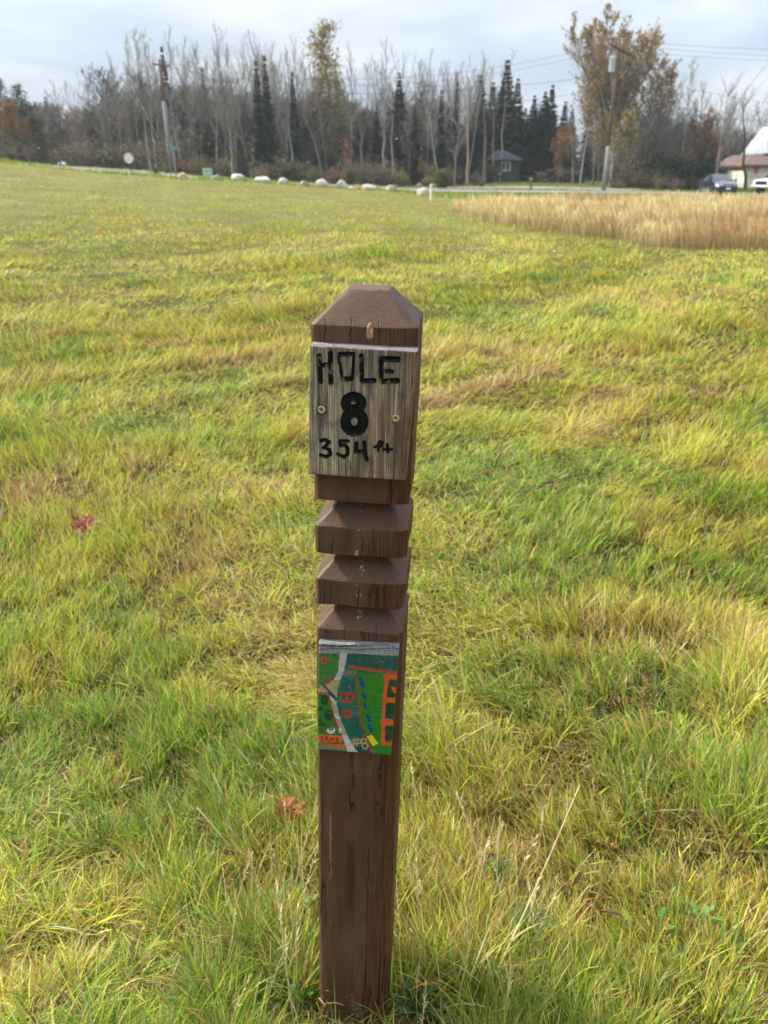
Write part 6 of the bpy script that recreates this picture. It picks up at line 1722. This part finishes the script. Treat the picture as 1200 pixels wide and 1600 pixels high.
def panel(name, pts, mat, parent, off=(0, 0, 0), t=.012):
    """a thin pane with the corners given, thickened outward along its own normal"""
    P = [Vector(q) for q in pts]; nrm = (P[1] - P[0]).cross(P[2] - P[0]).normalized(); n = len(P)
    V = P + [q + nrm * t for q in P]; F_ = [tuple(range(n - 1, -1, -1)), tuple(range(n, 2 * n))] + [(i, (i + 1) % n, (i + 1) % n + n, i + n) for i in range(n)]
    m = MB(); m.add(V, F_); return m.build(name, mat, parent)

def sedan(loc, rz, label):
    c = empty('sedan_car', loc, rz, label, 'car'); PT = paint('dark_blue_paint', (0.010, .022, .050))
    def pr(y, s0, b, t=None, ty=None):      # sill, belt (and roof)
        return [(y * .93, s0), (y, s0 + .16), (y, (s0 + b) / 2 + .05), (y * .97, b - .05), (y * .90, b)] + ([(ty, t), (0, t + .03)] if t else [(y * .5, b + .03), (0, b + .045)])
    loft('body', [(-2.40, pr(.70, .34, .80)), (-2.30, pr(.82, .25, .98)), (-1.95, pr(.89, .20, 1.02)), (-1.5, pr(.91, .19, 1.02)), (-.6, pr(.92, .18, 1.0)), (.5, pr(.92, .18, .97)), (1.0, pr(.91, .18, .95)), (1.5, pr(.90, .19, .90)), (2.0, pr(.87, .20, .82)), (2.30, pr(.78, .24, .72)), (2.42, pr(.64, .32, .60))], PT, c)
    cab = [(-1.85, [(.74, .98), (.68, 1.0), (.0, 1.04)]), (-1.15, [(.84, .97), (.62, 1.34), (0, 1.385)]), (-.5, [(.85, .97), (.62, 1.42), (0, 1.465)]), (.15, [(.85, .96), (.62, 1.40), (0, 1.45)]), (1.15, [(.80, .93), (.70, .955), (0, .99)])]
    loft('cabin', cab, PT, c)
    panel('windshield', [(1.08, -.68, .985), (1.08, .68, .985), (.24, .57, 1.40), (.24, -.57, 1.40)], M_GLASS, c, t=.03)
    panel('rear_window', [(-1.78, .62, 1.03), (-1.78, -.62, 1.03), (-1.2, -.55, 1.34), (-1.2, .55, 1.34)], M_GLASS, c, t=.03)
    for sg in (1, -1):
        f = [(.92, .835, .985), (.12, .855, .99), (.12, .655, 1.375), (.25, .66, 1.36)]; r_ = [(.04, .856, .99), (-1.10, .845, .995), (-1.0, .66, 1.33), (-.45, .655, 1.395), (.04, .655, 1.385)]
        for q in (f, r_):
            q2 = [(x, y * sg, z) for x, y, z in q]
            if sg > 0: q2 = q2
            else: q2 = q2[::-1]
            panel('side_window', q2[::-1], M_GLASS, c, t=.02)
        m = MB(); m.box(-.09, .09, -.09, .09, -.06, .06); o = m.build('mirror', PT, c, True, .04); o.location = (.86, sg * 1.0, 1.0)
        hl = panel('headlight', [(2.34, sg * .74, .56), (2.06, sg * .86, .60), (2.00, sg * .86, .76), (2.24, sg * .72, .73)][::(1 if sg > 0 else -1)], M_LAMP, c, t=.03)
        hl2 = panel('headlight_lens', [(2.40, sg * .40, .56), (2.34, sg * .74, .56), (2.24, sg * .74, .73), (2.33, sg * .46, .69)][::(1 if sg > 0 else -1)], M_LAMP, hl, t=.03)
        for x in (1.45, -1.42):
            wheel(c, x, sg * .82, .335)
            ar = MB(); vs = []; fs = []
            for k in range(17):
                t = math.pi * k / 16
                for rr_ in (.345, .40): vs.append((x + rr_ * math.cos(t), sg * .925, .335 + rr_ * math.sin(t)))
            for k in range(16): fs.append((2 * k, 2 * k + 1, 2 * k + 3, 2 * k + 2))
            ar.add(vs, fs); ar.build('wheel_arch', M_BLK, c)
        MB().box(-1.0, 1.0, sg * .925 - .006, sg * .925 + .006, .27, .32).build('sill_trim', M_RIM, c)
    MB().box(2.36, 2.435, -.36, .36, .44, .62).build('grille', M_BLK, c, bevel=.02); MB().box(2.40, 2.44, -.33, .33, .60, .625).build('grille_bar', M_RIM, c)
    MB().box(2.30, 2.43, -.68, .68, .22, .38).build('bumper_intake', M_BLK, c, bevel=.03); MB().box(2.432, 2.452, -.17, .17, .36, .50).build('number_plate', M_PLATE, c)
    return c
def pickup(loc, rz, label):
    c = empty('pickup_truck', loc, rz, label, 'truck'); PT = paint('white_paint_truck', (0.74, .75, .76))
    def pr(y, s0, b): return [(y * .95, s0), (y, s0 + .2), (y, (s0 + b) / 2), (y * .98, b - .06), (y * .92, b), (y * .5, b + .03), (0, b + .04)]
    loft('body', [(-2.85, pr(.90, .55, 1.12)), (-2.75, pr(.97, .46, 1.15)), (-1.9, pr(.98, .42, 1.15)), (-.6, pr(.98, .40, 1.14)), (.9, pr(.98, .40, 1.13)), (1.5, pr(.97, .42, 1.14)), (2.3, pr(.95, .44, 1.10)), (2.75, pr(.90, .46, 1.02)), (2.88, pr(.82, .52, .90))], PT, c)
    loft('cab', [(-.95, [(.90, 1.12), (.76, 1.16), (0, 1.2)]), (-.85, [(.92, 1.12), (.74, 1.78), (0, 1.84)]), (.35, [(.92, 1.12), (.74, 1.82), (0, 1.88)]), (.75, [(.91, 1.12), (.72, 1.74), (0, 1.80)]), (1.42, [(.88, 1.1), (.78, 1.14), (0, 1.18)])], PT, c)
    panel('windshield', [(1.36, -.74, 1.17), (1.36, .74, 1.17), (.80, .66, 1.72), (.80, -.66, 1.72)], M_GLASS, c, t=.03)
    for sg in (1, -1):
        for q in ([(1.15, .905, 1.16), (.30, .925, 1.16), (.30, .775, 1.72), (.72, .765, 1.68)], [(.22, .925, 1.16), (-.75, .925, 1.16), (-.72, .77, 1.70), (.22, .775, 1.72)]):
            q2 = [(x, y * sg, z) for x, y, z in q]; panel('side_window', q2[::-1] if sg > 0 else q2, M_GLASS, c, t=.02)
        o = MB().box(-.1, .1, -.1, .1, -.12, .12).build('mirror', M_BLK, c, True, .04); o.location = (1.05, sg * 1.10, 1.28)
        panel('headlight', [(2.86, sg * .62, .78), (2.70, sg * .93, .80), (2.66, sg * .93, 1.0), (2.80, sg * .62, .98)][::(1 if sg > 0 else -1)], M_LAMP, c, t=.04)
        for x in (1.85, -1.85):
            wheel(c, x, sg * .86, .40, .27)
            ar = MB(); vs = []; fs = []
            for k in range(17):
                t = math.pi * k / 16
                for rr_ in (.41, .50): vs.append((x + rr_ * math.cos(t), sg * .985, .40 + rr_ * math.sin(t)))
            for k in range(16): fs.append((2 * k, 2 * k + 1, 2 * k + 3, 2 * k + 2))
            ar.add(vs, fs); ar.build('wheel_arch', M_BLK, c)
        MB().box(-.02, .16, sg * .99 - .01, sg * .99 + .01, 1.0, 1.04).build('door_handle', M_BLK, c)
    MB().box(2.84, 2.90, -.55, .55, .68, .98).build('grille', M_BLK, c, bevel=.02); MB().box(2.80, 2.98, -.92, .92, .46, .64).build('bumper', M_RIM, c, bevel=.03)
    MB().box(-.75, -.35, -.62, .62, 1.86, 1.99).build('roof_light_bar', M_BLK, c, bevel=.03)
    return c
p = at(1125, 304, 66.0); zc_ = float(tz(p[0], 66.0)) + .04
sedan((p[0] - .05, 66.6, zc_), R(-93), 'dark blue sedan facing the camera, parked on the road before the orange tree')
p = at(1184, 304, 66.0); zc_ = float(tz(p[0], 66.4)) + .04
pickup((p[0] + 2.3, 66.2, zc_), R(180 + 24), 'white pickup truck cut by the right edge, in front of the cream building')

# ------------------------------------------------------------------ scattered drifting snowflakes
def flakes():
    rg = np.random.default_rng(8); V = []; T = []
    for k in range(150):
        Y = rg.uniform(2.2, 14); px = rg.uniform(-60, 1260); py = rg.uniform(10, 300)
        c = at(px, py, Y); r_ = rg.uniform(.0009, .0020)
        o = len(V); V += [c + np.array(d) * r_ for d in ((1, 0, 0), (-1, 0, 0), (0, 1, 0), (0, -1, 0), (0, 0, 1), (0, 0, -1))]
        T += [(o + a, o + b, o + c_) for a, b, c_ in ((0, 2, 4), (2, 1, 4), (1, 3, 4), (3, 0, 4), (2, 0, 5), (1, 2, 5), (3, 1, 5), (0, 3, 5))]
    o = link('snowflakes', np_mesh('snowflakes', np.array(V), [np.array(T)], simple('snow', (.85, .87, .9), .6))); tag(o, kind='stuff')
flakes()

# ------------------------------------------------------------------ thin damp air
def haze():
    m = MB(); m.box(-190, 190, -40, 175, -6, 40)
    t = NT('damp_air'); v = t.n('ShaderNodeVolumePrincipled'); t.set(v, 'Color', (0.86, 0.90, 0.95)); t.set(v, 'Density', 0.00045); t.set(v, 'Anisotropy', 0.2)
    t.t.links.new(v.outputs[0], t.out.inputs['Volume'])
    o = m.build('haze', t.m); tag(o, kind='stuff')
haze()
